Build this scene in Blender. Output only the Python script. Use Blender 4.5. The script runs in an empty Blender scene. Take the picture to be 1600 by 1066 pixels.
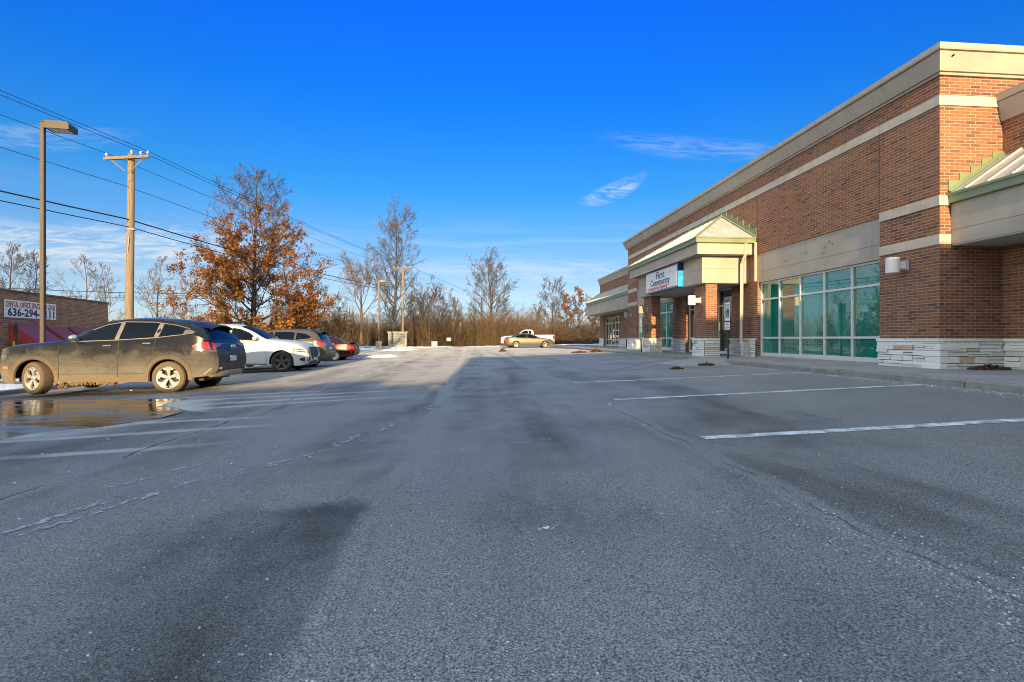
SUN_E, SUN_C = 3.1, (1.0, .735, .36)
SKY_E, EXPO = .15, 1.8
SKY_TINT = [(0.0,(.24,.30,.50)),(.05,(.24,.28,.42)),(.105,(.24,.256,.325)),(.276,(.06,.245,.40)),(.42,(.02,.22,.555)),(.56,(.015,.21,.72)),(1,(.015,.21,.72))]
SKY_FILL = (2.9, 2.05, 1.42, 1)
CLOUD_C = (1.55,1.65,1.75,1)
import bpy, bmesh, math, random
import numpy as np
from mathutils import Vector, Matrix, noise as mnoise
R = math.radians
scn = bpy.context.scene
COL = scn.collection
random.seed(7)
TH = R(4.79)                      # camera yaw against the building line
F = 775.0                         # focal length in photo pixels (1600 wide)
CT, ST = math.cos(TH), math.sin(TH)

def at(px, d):                    # photo column + depth -> world X, Y
    a = (px - 800) / F
    return ((a * CT + ST) * d, (CT - a * ST) * d)
def zat(py, d):
    return (529 - py) / F * d

def lerp(a, b, t): return a + (b - a) * t
def clamp(x, a=0.0, b=1.0): return max(a, min(b, x))
def sstep(a, b, x):
    t = clamp((x - a) / (b - a)); return t * t * (3 - 2 * t)

# ------------------------------------------------------------------ ground
PUD = (-7.2, 7.72, -1.180)        # puddle centre and water level
def zg(x, y):
    z = -0.983 + (0.038 * x if x > 0 else 0.036 * max(x, -13))
    far = sstep(30, 50, y)
    z = lerp(z, -0.96 + 0.006 * max(-13, min(x, 10)), far)
    # shallow basin that holds the puddle
    ex = (x - PUD[0]) / 2.75; ey = (y - PUD[1] - 0.12 * (x - PUD[0])) / 0.95
    n = mnoise.noise(Vector((x * .7, y * 1.3, 3.1))) * .35
    r = math.sqrt(ex * ex + ey * ey) + n
    m = 1 - sstep(0.55, 1.75, r)
    z = lerp(z, PUD[2] - .035, m)
    z += 0.008 * mnoise.noise(Vector((x * .35, y * .35, 0)))
    return z

# ------------------------------------------------------------------ objects
def setp(o, label=None, cat=None, group=None, kind=None):
    if label: o['label'] = label
    if cat: o['category'] = cat
    if group: o['group'] = group
    if kind: o['kind'] = kind
    return o
def thing(name, label, cat, loc=(0, 0, 0), rz=0, group=None):
    o = bpy.data.objects.new(name, None); COL.objects.link(o)
    o.location = loc; o.rotation_euler = (0, 0, rz); o.empty_display_size = .2
    return setp(o, label, cat, group)
def copy_tree(o, parent=None):
    c = o.copy(); COL.objects.link(c)
    if parent: c.parent = parent
    for ch in list(o.children): copy_tree(ch, c)
    return c

class MB:
    def __init__(s): s.v = []; s.f = []; s.m = []; s.r = []
    def add(s, vs, fs, mi=0, rnd=None):
        b = len(s.v); s.v.extend([tuple(p) for p in vs])
        rr = random.random() if rnd is None else rnd
        for f in fs:
            s.f.append(tuple(b + i for i in f)); s.m.append(mi); s.r.append(rr)
    def box(s, x0, x1, y0, y1, z0, z1, mi=0, rnd=None):
        s.add([(x0,y0,z0),(x1,y0,z0),(x1,y1,z0),(x0,y1,z0),(x0,y0,z1),(x1,y0,z1),(x1,y1,z1),(x0,y1,z1)],
              [(0,3,2,1),(4,5,6,7),(0,1,5,4),(1,2,6,5),(2,3,7,6),(3,0,4,7)], mi, rnd)
    def bbox(s, x0, x1, y0, y1, z0, z1, b=.01, mi=0, rnd=None):     # box with chamfered edges
        bm = bmesh.new(); bmesh.ops.create_cube(bm, size=1)
        for v in bm.verts:
            v.co = ((x0+x1)/2 + v.co.x*(x1-x0), (y0+y1)/2 + v.co.y*(y1-y0), (z0+z1)/2 + v.co.z*(z1-z0))
        bmesh.ops.bevel(bm, geom=bm.edges[:], offset=b, segments=1, affect='EDGES', profile=.5)
        s.bm(bm, mi, rnd)
    def bm(s, bm, mi=0, rnd=None):
        bm.verts.index_update()
        s.add([v.co[:] for v in bm.verts], [[v.index for v in f.verts] for f in bm.faces], mi, rnd); bm.free()
    def tube(s, pts, rad, n=6, mi=0, caps=True, rnd=None):
        pts = [Vector(p) for p in pts]
        if not hasattr(rad, '__len__'): rad = [rad] * len(pts)
        vs, fs = [], []
        up = None
        for i, p in enumerate(pts):
            d = (pts[min(i+1, len(pts)-1)] - pts[max(i-1, 0)])
            if d.length < 1e-9: d = Vector((0,0,1))
            d.normalize()
            if up is None or abs(up.dot(d)) > .95:
                up = Vector((0,0,1)) if abs(d.z) < .9 else Vector((1,0,0))
            a = d.cross(up).normalized(); b2 = d.cross(a).normalized()
            for k in range(n):
                t = 2*math.pi*k/n
                vs.append(p + (a*math.cos(t) + b2*math.sin(t)) * rad[i])
        for i in range(len(pts)-1):
            for k in range(n):
                k2 = (k+1) % n
                fs.append((i*n+k, i*n+k2, (i+1)*n+k2, (i+1)*n+k))
        if caps:
            fs.append(tuple(range(n-1, -1, -1))); fs.append(tuple((len(pts)-1)*n + k for k in range(n)))
        s.add(vs, fs, mi, rnd)
    def cyl(s, p0, p1, r0, r1=None, n=12, mi=0): s.tube([p0, p1], [r0, r0 if r1 is None else r1], n, mi)
    def lathe(s, prof, n=24, mi=0, axis='z', c=(0,0,0)):
        vs, fs = [], []
        for (r, h) in prof:
            for k in range(n):
                t = 2*math.pi*k/n; x, y = r*math.cos(t), r*math.sin(t)
                p = (x, y, h) if axis == 'z' else ((x, h, y) if axis == 'y' else (h, x, y))
                vs.append((p[0]+c[0], p[1]+c[1], p[2]+c[2]))
        for i in range(len(prof)-1):
            for k in range(n):
                k2 = (k+1) % n; fs.append((i*n+k, i*n+k2, (i+1)*n+k2, (i+1)*n+k))
        s.add(vs, fs, mi)
    def prism(s, poly, h0, h1, fn, mi=0, rnd=None):     # poly in (u,v); fn(u,v,h)->xyz
        n = len(poly)
        vs = [fn(u, v, h0) for u, v in poly] + [fn(u, v, h1) for u, v in poly]
        fs = [tuple(range(n-1,-1,-1)), tuple(range(n, 2*n))] + [(i, (i+1)%n, n+(i+1)%n, n+i) for i in range(n)]
        s.add(vs, fs, mi, rnd)
    def grid(s, P, mi=0, flip=False):                   # P[i][j] points
        h, w = len(P), len(P[0])
        vs = [p for row in P for p in row]; fs = []
        for i in range(h-1):
            for j in range(w-1):
                q = (i*w+j, i*w+j+1, (i+1)*w+j+1, (i+1)*w+j)
                fs.append(q[::-1] if flip else q)
        s.add(vs, fs, mi)
    def build_by(s, key, name, mats, parent=None, **k):      # one object for each separate piece
        groups = {}
        for f, mi, r in zip(s.f, s.m, s.r):
            n = len(f); c = [sum(s.v[i][a] for i in f)/n for a in range(3)]; groups.setdefault(key(*c), []).append((f, mi, r))
        out = []
        for g in sorted(groups):
            q = MB(); ids = {}
            for f, mi, r in groups[g]:
                nf = []
                for i in f:
                    if i not in ids: ids[i] = len(q.v); q.v.append(s.v[i])
                    nf.append(ids[i])
                q.f.append(tuple(nf)); q.m.append(mi); q.r.append(r)
            out.append(q.build(name, mats, parent, **k))
        return out
    def build(s, name, mats, parent=None, smooth=None, uv=False, loc=None, fix=True):
        me = bpy.data.meshes.new(name)
        off = Vector((0,0,0))
        if loc is not None: off = Vector(loc)
        elif parent is not None and parent.get('_w'): off = Vector(parent['_w'])
        vs = [(a-off.x, b-off.y, c-off.z) for a, b, c in s.v] if off.length else s.v
        me.from_pydata(vs, [], s.f)
        if not isinstance(mats, (list, tuple)): mats = [mats]
        for m in mats: me.materials.append(m)
        me.polygons.foreach_set('material_index', s.m)
        if fix and len(s.f) < 20000:
            bm = bmesh.new(); bm.from_mesh(me)
            bmesh.ops.recalc_face_normals(bm, faces=bm.faces[:]); bm.to_mesh(me); bm.free()
        at_ = me.attributes.new('rnd', 'FLOAT', 'FACE'); at_.data.foreach_set('value', s.r)
        if uv:
            uvl = me.uv_layers.new(name='UVMap')
            for p in me.polygons:
                n = p.normal
                for li in p.loop_indices:
                    c = s.v[me.loops[li].vertex_index]
                    if abs(n.z) > .8: t = (c[0], c[1])
                    elif abs(n.x) > abs(n.y): t = (c[1], c[2])
                    else: t = (c[0], c[2])
                    uvl.data[li].uv = t
        if smooth is not None:
            me.shade_smooth()
            if smooth < 180: me.set_sharp_from_angle(angle=R(smooth))
        me.update()
        o = bpy.data.objects.new(name, me); COL.objects.link(o)
        if parent is not None: o.parent = parent
        elif loc is not None: o.location = loc
        return o
def root(name, label, cat, loc, rz=0, group=None):      # a thing whose parts are written in world coordinates
    o = thing(name, label, cat, loc, rz, group); o['_w'] = [float(c) for c in loc]; return o

FONTC = {}
def text(body, size, name, M4, mat, parent=None, ext=.004, align='LEFT', sx=1.0, bold=0.0, shear=0):
    cu = bpy.data.curves.new(name, 'FONT'); cu.body = body; cu.size = size; cu.extrude = ext
    cu.align_x = align; cu.offset = bold; cu.resolution_u = 2; cu.shear = shear
    t = bpy.data.objects.new('tmp', cu); COL.objects.link(t)
    me = bpy.data.meshes.new_from_object(t)
    bpy.data.objects.remove(t); bpy.data.curves.remove(cu)
    M = Matrix(M4) @ Matrix.Diagonal((sx, 1, 1, 1))
    off = Vector(parent['_w']) if parent is not None and parent.get('_w') else Vector((0,0,0))
    me.transform(Matrix.Translation(-off) @ M)
    me.name = name; me.materials.clear(); me.materials.append(mat)
    o = bpy.data.objects.new(name, me); COL.objects.link(o)
    if parent is not None: o.parent = parent
    return o
def frame(o, r, u):                # 4x4 with text right = r, up = u
    r, u = Vector(r).normalized(), Vector(u).normalized(); n = r.cross(u)
    return Matrix(((r.x,u.x,n.x,o[0]),(r.y,u.y,n.y,o[1]),(r.z,u.z,n.z,o[2]),(0,0,0,1)))

# ------------------------------------------------------------------ materials
class G:
    def __init__(s, name):
        s.mat = bpy.data.materials.new(name); s.mat.use_nodes = True
        s.nt = s.mat.node_tree; s.nt.nodes.clear()
        s.out = s.nt.nodes.new('ShaderNodeOutputMaterial')
        s.p = s.nt.nodes.new('ShaderNodeBsdfPrincipled')
        s.nt.links.new(s.p.outputs[0], s.out.inputs[0])
    def put(s, sock, val):
        if hasattr(val, 'is_output'): s.nt.links.new(val, sock)
        else:
            if hasattr(sock.default_value, '__len__') and hasattr(val, '__len__') and len(val) == 3 and len(sock.default_value) == 4: val = (*val, 1)
            sock.default_value = val
    def set(s, **k):
        for a, b in k.items(): s.put(s.p.inputs[a.replace('_', ' ')], b)
        return s
    def node(s, typ, ins=None, **props):
        n = s.nt.nodes.new(typ)
        for a, b in props.items(): setattr(n, a, b)
        for a, b in (ins or {}).items(): s.put(n.inputs[a], b)
        return n
    def math(s, op, a, b=0.0, c=0.0, cl=False):
        n = s.node('ShaderNodeMath', {0: a, 1: b, 2: c}, operation=op, use_clamp=cl); return n.outputs[0]
    def pos(s): return s.node('ShaderNodeNewGeometry').outputs['Position']
    def obj(s): return s.node('ShaderNodeTexCoord').outputs['Object']
    def uv(s): return s.node('ShaderNodeUVMap').outputs[0]
    def scale(s, v, k): return s.node('ShaderNodeMapping', {'Vector': v, 'Scale': k}).outputs[0]
    def noise(s, v, sc, det=3, rough=.55, dist=0, col=False):
        n = s.node('ShaderNodeTexNoise', {'Vector': v, 'Scale': sc, 'Detail': det, 'Roughness': rough, 'Distortion': dist})
        return n.outputs['Color' if col else 'Fac']
    def vor(s, v, sc, feat='F1', out='Distance', rand=1):
        n = s.node('ShaderNodeTexVoronoi', {'Vector': v, 'Scale': sc, 'Randomness': rand}, feature=feat); return n.outputs[out]
    def mapr(s, v, a, b, c=0.0, d=1.0, smooth=True):
        n = s.node('ShaderNodeMapRange', {'Value': v, 'From Min': a, 'From Max': b, 'To Min': c, 'To Max': d},
                   interpolation_type='SMOOTHSTEP' if smooth else 'LINEAR'); return n.outputs[0]
    def mix(s, f, a, b, mode='MIX'):
        n = s.node('ShaderNodeMix', data_type='RGBA', blend_type=mode)
        s.put(n.inputs[0], f); s.put(n.inputs[6], a); s.put(n.inputs[7], b); return n.outputs[2]
    def ramp(s, v, stops, interp='LINEAR'):
        n = s.node('ShaderNodeValToRGB', {'Fac': v}); cr = n.color_ramp; cr.interpolation = interp
        while len(cr.elements) < len(stops): cr.elements.new(.5)
        for e, (p, c) in zip(cr.elements, stops): e.position = p; e.color = (*c, 1) if len(c) == 3 else c
        return n.outputs[0]
    def sep(s, v):
        n = s.node('ShaderNodeSeparateXYZ', {0: v}); return n.outputs
    def bump(s, h, strength=.3, dist=.01, base=None):
        n = s.node('ShaderNodeBump', {'Height': h, 'Strength': strength, 'Distance': dist})
        if base is not None: s.put(n.inputs['Normal'], base)
        s.put(s.p.inputs['Normal'], n.outputs[0]); return n.outputs[0]
    def rnd(s): return s.node('ShaderNodeAttribute', attribute_name='rnd').outputs['Fac']

def plain(name, col, rough=.6, metal=0.0, var=.25, sc=6, bump=0.0, spec=.5, coat=0.0, grime=0.0):
    g = G(name); p = g.obj()
    n = g.noise(p, sc, 5)
    c = g.mix(g.mapr(n, .3, .7), tuple(k*(1-var) for k in col), tuple(min(1, k*(1+var*.6)) for k in col))
    if grime:
        n2 = g.noise(p, sc*.35, 6, .7)
        c = g.mix(g.mapr(n2, .52, .75, 0, grime), c, (.10,.085,.065))
    g.set(Base_Color=c, Roughness=g.mapr(n, .2, .8, rough*.85, min(1, rough*1.15)), Metallic=metal, Specular_IOR_Level=spec, Coat_Weight=coat)
    if bump: g.bump(g.noise(p, sc*14, 3), bump, .004)
    return g.mat

def brick_mat(name, stops, mortar=(.42,.31,.25), bw=.225, bh=.0645, warm=1.0):
    g = G(name); uv = g.uv()
    b = g.node('ShaderNodeTexBrick', {'Vector': uv, 'Color1': (0,0,0,1), 'Color2': (1,1,1,1), 'Mortar': (.5,.5,.5,1), 'Scale': 1.0,
              'Mortar Size': .0052, 'Mortar Smooth': .15, 'Bias': 0.0, 'Brick Width': bw, 'Row Height': bh}, offset=.5, offset_frequency=2, squash=1)
    col = g.ramp(b.outputs['Color'], stops)
    pz = g.noise(uv, 55, 4)
    col = g.mix(g.mapr(pz, .25, .8, 0, .55), col, (.09,.05,.035), 'MIX')
    big = g.noise(uv, .7, 4)
    ws = g.noise(g.scale(uv, (1.6,.16,1)), 1.4, 6, .65)
    col = g.mix(g.mapr(big, .35, .7, 0, .28), col, (.30,.16,.09)); col = g.mix(g.mapr(ws, .56, .78, 0, .32), col, (.11,.065,.05)); wb = g.noise(g.scale(uv, (.9,.5,1)), 1.9, 6, .7); col = g.mix(g.mapr(wb, .62, .80, 0, .28), col, (.40,.31,.26))
    mn = g.noise(uv, 20, 4)
    mc = g.mix(mn, tuple(k*.7 for k in mortar), tuple(min(1,k*1.2) for k in mortar))
    g.set(Base_Color=g.mix(b.outputs['Fac'], col, mc), Roughness=.85, Specular_IOR_Level=.25)
    h = g.math('SUBTRACT', g.math('MULTIPLY', pz, .25), b.outputs['Fac'])
    g.bump(h, .6, .006)
    return g.mat

M = {}
M['brick'] = brick_mat('red brick', [(0,(.085,.048,.042)),(.08,(.14,.064,.048)),(.25,(.225,.082,.048)),(.5,(.265,.100,.050)),(.75,(.305,.130,.056)),(.90,(.225,.095,.066)),(.97,(.165,.085,.072)),(1,(.09,.054,.048))])
M['brick_far'] = brick_mat('old brick', [(0,(.15,.07,.045)),(.5,(.26,.12,.07)),(1,(.34,.18,.11))], bw=.4, bh=.10)
def stone_mat():
    g = G('white ledge stone'); p = g.obj(); r = g.rnd()
    c = g.ramp(r, [(0,(.62,.60,.57)),(.3,(.76,.74,.72)),(.7,(.82,.80,.78)),(.92,(.66,.62,.56)),(1,(.58,.44,.30))])
    n = g.noise(p, 14, 6, .65)
    c = g.mix(g.mapr(n, .50, .80, 0, .40), c, (.42,.35,.28))
    g.set(Base_Color=c, Roughness=.85, Specular_IOR_Level=.25); g.bump(g.noise(g.scale(p, (1,1,3)), 30, 6, .7), .6, .012)
    return g.mat
M['stone'] = stone_mat()
M['joint'] = plain('stone joint', (.05,.045,.04), .95)
M['cast'] = plain('cast stone', (.47,.41,.355), .8, var=.12, sc=3, bump=.15, grime=.25)
def stucco():
    g = G('stucco'); p = g.pos(); n = g.noise(p, 1.1, 5); st = g.noise(g.scale(p, (2.4,2.4,.12)), 2.2, 6, .7)
    c = g.mix(g.mapr(n, .3, .7), (.345,.302,.27), (.40,.352,.31)); c = g.mix(g.mapr(st, .50, .72, 0, .38), c, (.25,.215,.175))
    g.set(Base_Color=c, Roughness=.9, Specular_IOR_Level=.2); g.bump(g.noise(p, 60, 3), .2, .004); return g.mat
M['eifs'] = stucco()
M['soffit'] = plain('soffit', (.5,.45,.38), .9, var=.08)
M['cap'] = plain('parapet metal', (.44,.40,.345), .45, var=.06, spec=.5)
M['green'] = plain('green trim metal', (.17,.21,.12), .45, var=.10, sc=2)
M['roofm'] = plain('standing seam metal', (.46,.455,.43), .38, var=.10, sc=1.5, spec=.5, grime=.12)
M['alu'] = plain('window aluminium', (.62,.61,.61), .4, metal=.1, var=.06)
M['flatroof'] = plain('flat roof', (.25,.25,.25), .9)
def glass_mat(name, tint, rough=.02, spec=.9, ior=1.75, wob=.5, wsc=.8):
    g = G(name); p = g.obj()
    n = g.noise(g.scale(p, (1,1,.45)), 1.3, 2)
    c = g.mix(g.mapr(n, .35, .65), tuple(k*.75 for k in tint), tuple(k*1.2 for k in tint))
    g.set(Base_Color=c, Roughness=rough, Specular_IOR_Level=spec, IOR=ior)
    g.bump(g.noise(p, wsc, 2), wob*.05, .12)
    return g.mat
M['teal'] = glass_mat('teal tinted glass', (.004,.175,.14), rough=.005, ior=1.95, wob=.2)
M['dglass'] = glass_mat('dark storefront glass', (.015,.035,.032), ior=1.8)
M['carglass'] = glass_mat('car glass', (.003,.005,.009), ior=1.30, wob=.05, spec=.4)
M['conc'] = plain('concrete', (.33,.30,.275), .9, var=.18, sc=2.2, bump=.35, grime=.45)
M['kerb'] = plain('kerb concrete', (.26,.24,.22), .92, var=.22, sc=4, bump=.5, grime=.6)
M['bronze'] = plain('bronze lamp paint', (.036,.020,.010), .5, var=.08, sc=2)
M['lens'] = plain('lamp lens', (.55,.55,.5), .25)
M['white_metal'] = plain('white painted metal', (.72,.70,.67), .4, var=.06)
M['grey_metal'] = plain('grey painted metal', (.40,.40,.39), .45, var=.08)
M['black'] = plain('black plastic', (.018,.018,.018), .55, var=.2, sc=20)
M['rubber'] = plain('tyre rubber', (.035,.033,.030), .85, var=.3, sc=18, bump=.3)
M['dgreen'] = plain('dark green post', (.02,.045,.03), .5)
M['red_lens'] = plain('red tail lens', (.38,.015,.015), .12, var=.15, coat=.6)
M['clear_lens'] = plain('headlamp lens', (.07,.075,.08), .1, var=.15, coat=.3)
M['amber'] = plain('amber lens', (.6,.18,.02), .2)
M['chrome'] = plain('bright trim', (.62,.60,.57), .22, metal=.9, var=.05)
M['alloy'] = plain('silver alloy', (.55,.53,.50), .32, metal=.7, var=.12, sc=12)
M['dalloy'] = plain('grey alloy', (.10,.10,.105), .35, metal=.6, var=.2, sc=12)
M['plate'] = plain('licence plate', (.50,.52,.55), .5)
def wood_pole():
    g = G('weathered pole wood'); p = g.obj()
    n = g.noise(g.scale(p, (9,9,.35)), 4, 6, .65)
    c = g.ramp(n, [(.25,(.10,.07,.047)),(.5,(.20,.145,.10)),(.75,(.28,.21,.15))])
    g.set(Base_Color=c, Roughness=.9, Specular_IOR_Level=.2); g.bump(n, .35, .006); return g.mat
M['wood'] = wood_pole()
def bark(name, a, b):
    g = G(name); p = g.obj(); n = g.noise(g.scale(p, (3,3,.7)), 5, 5, .65)
    g.set(Base_Color=g.mix(g.mapr(n,.3,.7), a, b), Roughness=.95, Specular_IOR_Level=.15); g.bump(n, .4, .02); return g.mat
M['bark'] = bark('bare tree bark', (.045,.042,.040), (.10,.088,.08))
M['bark_warm'] = bark('tan bark', (.062,.045,.031), (.14,.10,.066))
M['bark_dark'] = bark('oak bark', (.035,.025,.02), (.085,.06,.045))
def leafm(name, stops):
    g = G(name); c = g.ramp(g.rnd(), stops)
    g.set(Base_Color=c, Roughness=.7, Specular_IOR_Level=.2)
    t = g.node('ShaderNodeBsdfTranslucent', {'Color': c})
    mx = g.node('ShaderNodeMixShader', {0: .25, 1: g.p.outputs[0], 2: t.outputs[0]})
    g.nt.links.new(mx.outputs[0], g.out.inputs[0]); return g.mat
M['oakleaf'] = leafm('dry oak leaf', [(0,(.07,.027,.012)),(.35,(.17,.062,.018)),(.65,(.26,.105,.024)),(.9,(.33,.16,.045)),(1,(.20,.08,.045))])
M['orangeleaf'] = leafm('orange shrub leaf', [(0,(.13,.047,.010)),(.5,(.25,.10,.016)),(1,(.34,.17,.035))])
M['oliveleaf'] = leafm('olive shrub leaf', [(0,(.07,.075,.02)),(.5,(.14,.125,.03)),(1,(.25,.17,.04))])
M['brush'] = leafm('winter brush twig', [(0,(.075,.06,.05)),(.3,(.13,.095,.07)),(.6,(.20,.135,.08)),(.85,(.26,.145,.06)),(1,(.30,.23,.16))])
M['litter'] = leafm('fallen leaf', [(0,(.05,.026,.015)),(.5,(.12,.06,.03)),(1,(.2,.11,.055))])
def snow_mat():
    g = G('old snow'); p = g.pos(); n = g.noise(p, 5, 6, .7)
    g.set(Base_Color=g.mix(g.mapr(n,.35,.75), (.80,.80,.81), (.55,.50,.45)), Roughness=.6, Specular_IOR_Level=.3)
    g.bump(g.noise(p, 9, 5), .8, .05); return g.mat
M['snow'] = snow_mat()

def paint(name, col, dirt=0.0, top=1.0, rough=.25, metal=0.0, dcol=(.15,.132,.114)):
    g = G(name); p = g.obj(); z = g.sep(p)[2]
    n = g.noise(g.scale(p, (1,1,1.5)), 2.1, 7, .66, .6); n2 = g.noise(p, 34, 4)
    h = g.math('ADD', z, g.math('MULTIPLY_ADD', n, -.80, .38))
    m = g.math('MULTIPLY', g.mapr(h, top*.22, top*1.02, 1, 0), dirt)
    m = g.math('MULTIPLY', m, g.mapr(n2, .2, .7, .75, 1.1), cl=True)
    g.set(Base_Color=g.mix(m, col, dcol), Roughness=g.mapr(m, 0, .5, rough, .85), Metallic=metal,
          Coat_Weight=g.mapr(m, 0, .5, .06, 0), Coat_Roughness=.03, Specular_IOR_Level=.22)
    return g.mat
M['paint_dark'] = paint('muddy dark blue paint', (.010,.011,.016), .93, 1.16, .14)
M['paint_white'] = paint('white paint', (.50,.50,.505), .25, .6, .25, dcol=(.30,.28,.25))
M['paint_grey'] = paint('grey beige paint', (.09,.082,.073), .6, .8, .3, .3, dcol=(.17,.145,.12))
M['paint_red'] = paint('dark red paint', (.06,.004,.006), .3, .6, .25, dcol=(.12,.08,.07))
M['paint_tan'] = paint('champagne paint', (.085,.072,.052), .4, .7, .35, .3, dcol=(.13,.11,.08))
M['tyre_mud'] = paint('muddy tyre', (.03,.028,.026), .9, 2.0, .85, dcol=(.13,.095,.062))
M['clad'] = paint('muddy black cladding', (.03,.03,.03), .9, 1.3, .7, dcol=(.165,.12,.075))
# ================================================================== SETTING
def asphalt_mat():
    g = G('frosted asphalt'); P = g.pos(); s = g.sep(P); x, y = s[0], s[1]
    fine = g.noise(P, 130, 3, .65); agg = g.vor(P, 210); med = g.noise(g.scale(P, (1,.55,1)), 1.15, 6, .62, .5)
    big = g.noise(g.scale(P, (.9,.32,1)), .42, 4, .6, .8)
    band = g.noise(g.scale(P, (1.6,.10,1)), .8, 3, .5)            # long wheel-path streaks along the aisle
    cross = g.noise(g.scale(P, (.12,1.5,1)), .7, 4, .6)           # smears across the stalls
    f = g.math('MULTIPLY', big, .34)
    f = g.math('MULTIPLY_ADD', med, .30, f); f = g.math('MULTIPLY_ADD', band, .24, f); f = g.math('MULTIPLY_ADD', cross, .13, f)
    # dark worn patch beside the joint in the foreground
    wob = g.math('MULTIPLY_ADD', g.noise(P, 3.2, 8, .72), .42, -.21)
    xw = g.math('ADD', x, wob); yw = g.math('ADD', y, g.math('MULTIPLY', wob, 1.4))
    pm = g.math('MULTIPLY', g.mapr(xw, -.47, -.56), g.mapr(xw, -1.75, -.85)); pm = g.math('MULTIPLY', pm, g.mapr(yw, 3.25, 3.0))
    f = g.math('MULTIPLY_ADD', pm, -.14, f)
    seam_h = None; seam_d = None
    w2 = g.math('MULTIPLY_ADD', g.noise(P, 1.1, 4, .7), .26, -.13)
    gate = g.noise(P, 1.6, 3)
    for x0, wd, hw, ks in ((-3.2,.015,.14,1.1),(-.46,.009,.19,.25),(1.87,.012,.13,.6),(3.9,.009,.14,.6),(5.6,.007,.09,.5)):
        dx = g.math('ABSOLUTE', g.math('SUBTRACT', g.math('ADD', x, w2), x0))
        core = g.math('MULTIPLY', g.mapr(dx, wd*.35, wd*1.3, .8*ks, 0), g.mapr(gate, .44, .56))
        halo = g.math('MULTIPLY', g.mapr(dx, .03, hw, 1, 0), g.mapr(med, .25, .6, .35, 1))
        seam_d = core if seam_d is None else g.math('MAXIMUM', seam_d, core)
        seam_h = halo if seam_h is None else g.math('MAXIMUM', seam_h, halo)
    f = g.math('MULTIPLY_ADD', seam_h, .15, f)
    f = g.math('ADD', f, g.mapr(x, 2.0, 5.5, 0, .05))
    frost = g.mapr(f, .325, .565)
    grain = g.math('MAXIMUM', g.math('MULTIPLY_ADD', fine, 3.0, -.47), .22)
    pit = g.noise(P, 100, 2, .5); spk = g.math('MULTIPLY', g.math('MULTIPLY', g.mapr(agg, .10, .50, .5, 1.2), g.mapr(pit, .32, .50, .5, 1.15)), grain)
    c = g.mix(g.math('MULTIPLY', frost, g.mapr(fine, .30, .62, .45, 1.0)), (.064,.064,.067), (.30,.292,.298))
    tn = g.noise(P, .6, 3)
    c = g.mix(g.mapr(tn, .4, .7, 0, .25), c, (.13,.12,.105))
    c = g.mix(1.0, c, g.node('ShaderNodeCombineColor', {0: spk, 1: spk, 2: spk}).outputs[0], 'MULTIPLY')
    # mud dropped under the dark SUV
    mx = g.math('DIVIDE', g.math('ADD', x, 8.2), 2.9); my = g.math('DIVIDE', g.math('SUBTRACT', y, 12.3), .9)
    md = g.math('ADD', g.math('MULTIPLY', mx, mx), g.math('MULTIPLY', my, my)); md = g.math('ADD', md, g.math('MULTIPLY_ADD', med, 2.2, -1.1))
    c = g.mix(g.mapr(md, 1.15, .45, 0, .8), c, (.22,.15,.085))
    # wet ring round the puddle and icy white rim
    pz = g.sep(P)[2]
    near = g.math('MULTIPLY', g.mapr(x, -4.0, -4.7), g.math('MULTIPLY', g.mapr(y, 10.4, 9.6), g.mapr(y, 6.0, 6.5)))
    rim = g.math('MULTIPLY', near, g.math('MULTIPLY', g.mapr(pz, PUD[2]-.002, PUD[2]+.004), g.mapr(pz, PUD[2]+.045, PUD[2]+.008)))
    c = g.mix(g.math('MULTIPLY', rim, g.mapr(med, .25, .5)), c, (.60,.61,.63))
    # thin icy tyre marks curving into the left stalls
    ice = None
    for (ax, ay, sl, cu, x0, x1, wd) in ((0,10.15,.09,.004,-9,-1.6,.05),(0,9.55,.10,.0,-8,-2.2,.055),(0,9.0,.10,.004,-6,-1.2,.04),
                                         (0,7.2,.06,.01,-8,-3.0,.06),(0,6.6,.10,.0,-6.5,-2.7,.05),(0,10.75,.05,.0,-9,-3,.04),(0,5.6,.11,0,-5.6,-2.9,.05)):
        yy = g.math('MULTIPLY_ADD', x, sl, ay); yy = g.math('MULTIPLY_ADD', g.math('MULTIPLY', x, x), cu, yy)
        d = g.math('ABSOLUTE', g.math('SUBTRACT', g.math('ADD', y, g.math('MULTIPLY', w2, .5)), yy))
        l = g.math('MULTIPLY', g.mapr(d, wd, wd*2.6, 1, 0), g.math('MULTIPLY', g.mapr(x, x0-.4, x0+.2), g.mapr(x, x1+.5, x1-.5)))
        ice = l if ice is None else g.math('MAXIMUM', ice, l)
    c = g.mix(g.math('MULTIPLY', ice, g.mapr(med, .3, .55, .3, .9)), c, (.56,.56,.58))
    c = g.mix(seam_d, c, (.012,.012,.013))
    g.set(Base_Color=c, Roughness=g.mapr(frost, 0, 1, .72, .55), Specular_IOR_Level=.3, Diffuse_Roughness=1.0)
    h = g.math('ADD', g.math('MULTIPLY', fine, .6), g.math('MULTIPLY', agg, -.7))
    h = g.math('MULTIPLY_ADD', seam_d, -2.0, h)
    b1 = g.node('ShaderNodeBump', {'Height': med, 'Strength': .25, 'Distance': .05}).outputs[0]
    g.bump(h, .9, .016, b1)
    return g.mat
M['asphalt'] = asphalt_mat()
def line_mat():
    g = G('worn white line paint'); P = g.pos(); n = g.noise(P, 6, 6, .75); f = g.noise(P, 70, 3)
    w = g.math('ADD', g.mapr(n, .40, .62, .0, .85), g.mapr(f, .52, .66, 0, .7), cl=True)
    g.set(Base_Color=g.mix(w, (.78,.77,.75), (.20,.20,.21)), Roughness=.7, Specular_IOR_Level=.3); g.bump(f, .4, .006); return g.mat
M['line'] = line_mat()
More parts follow.
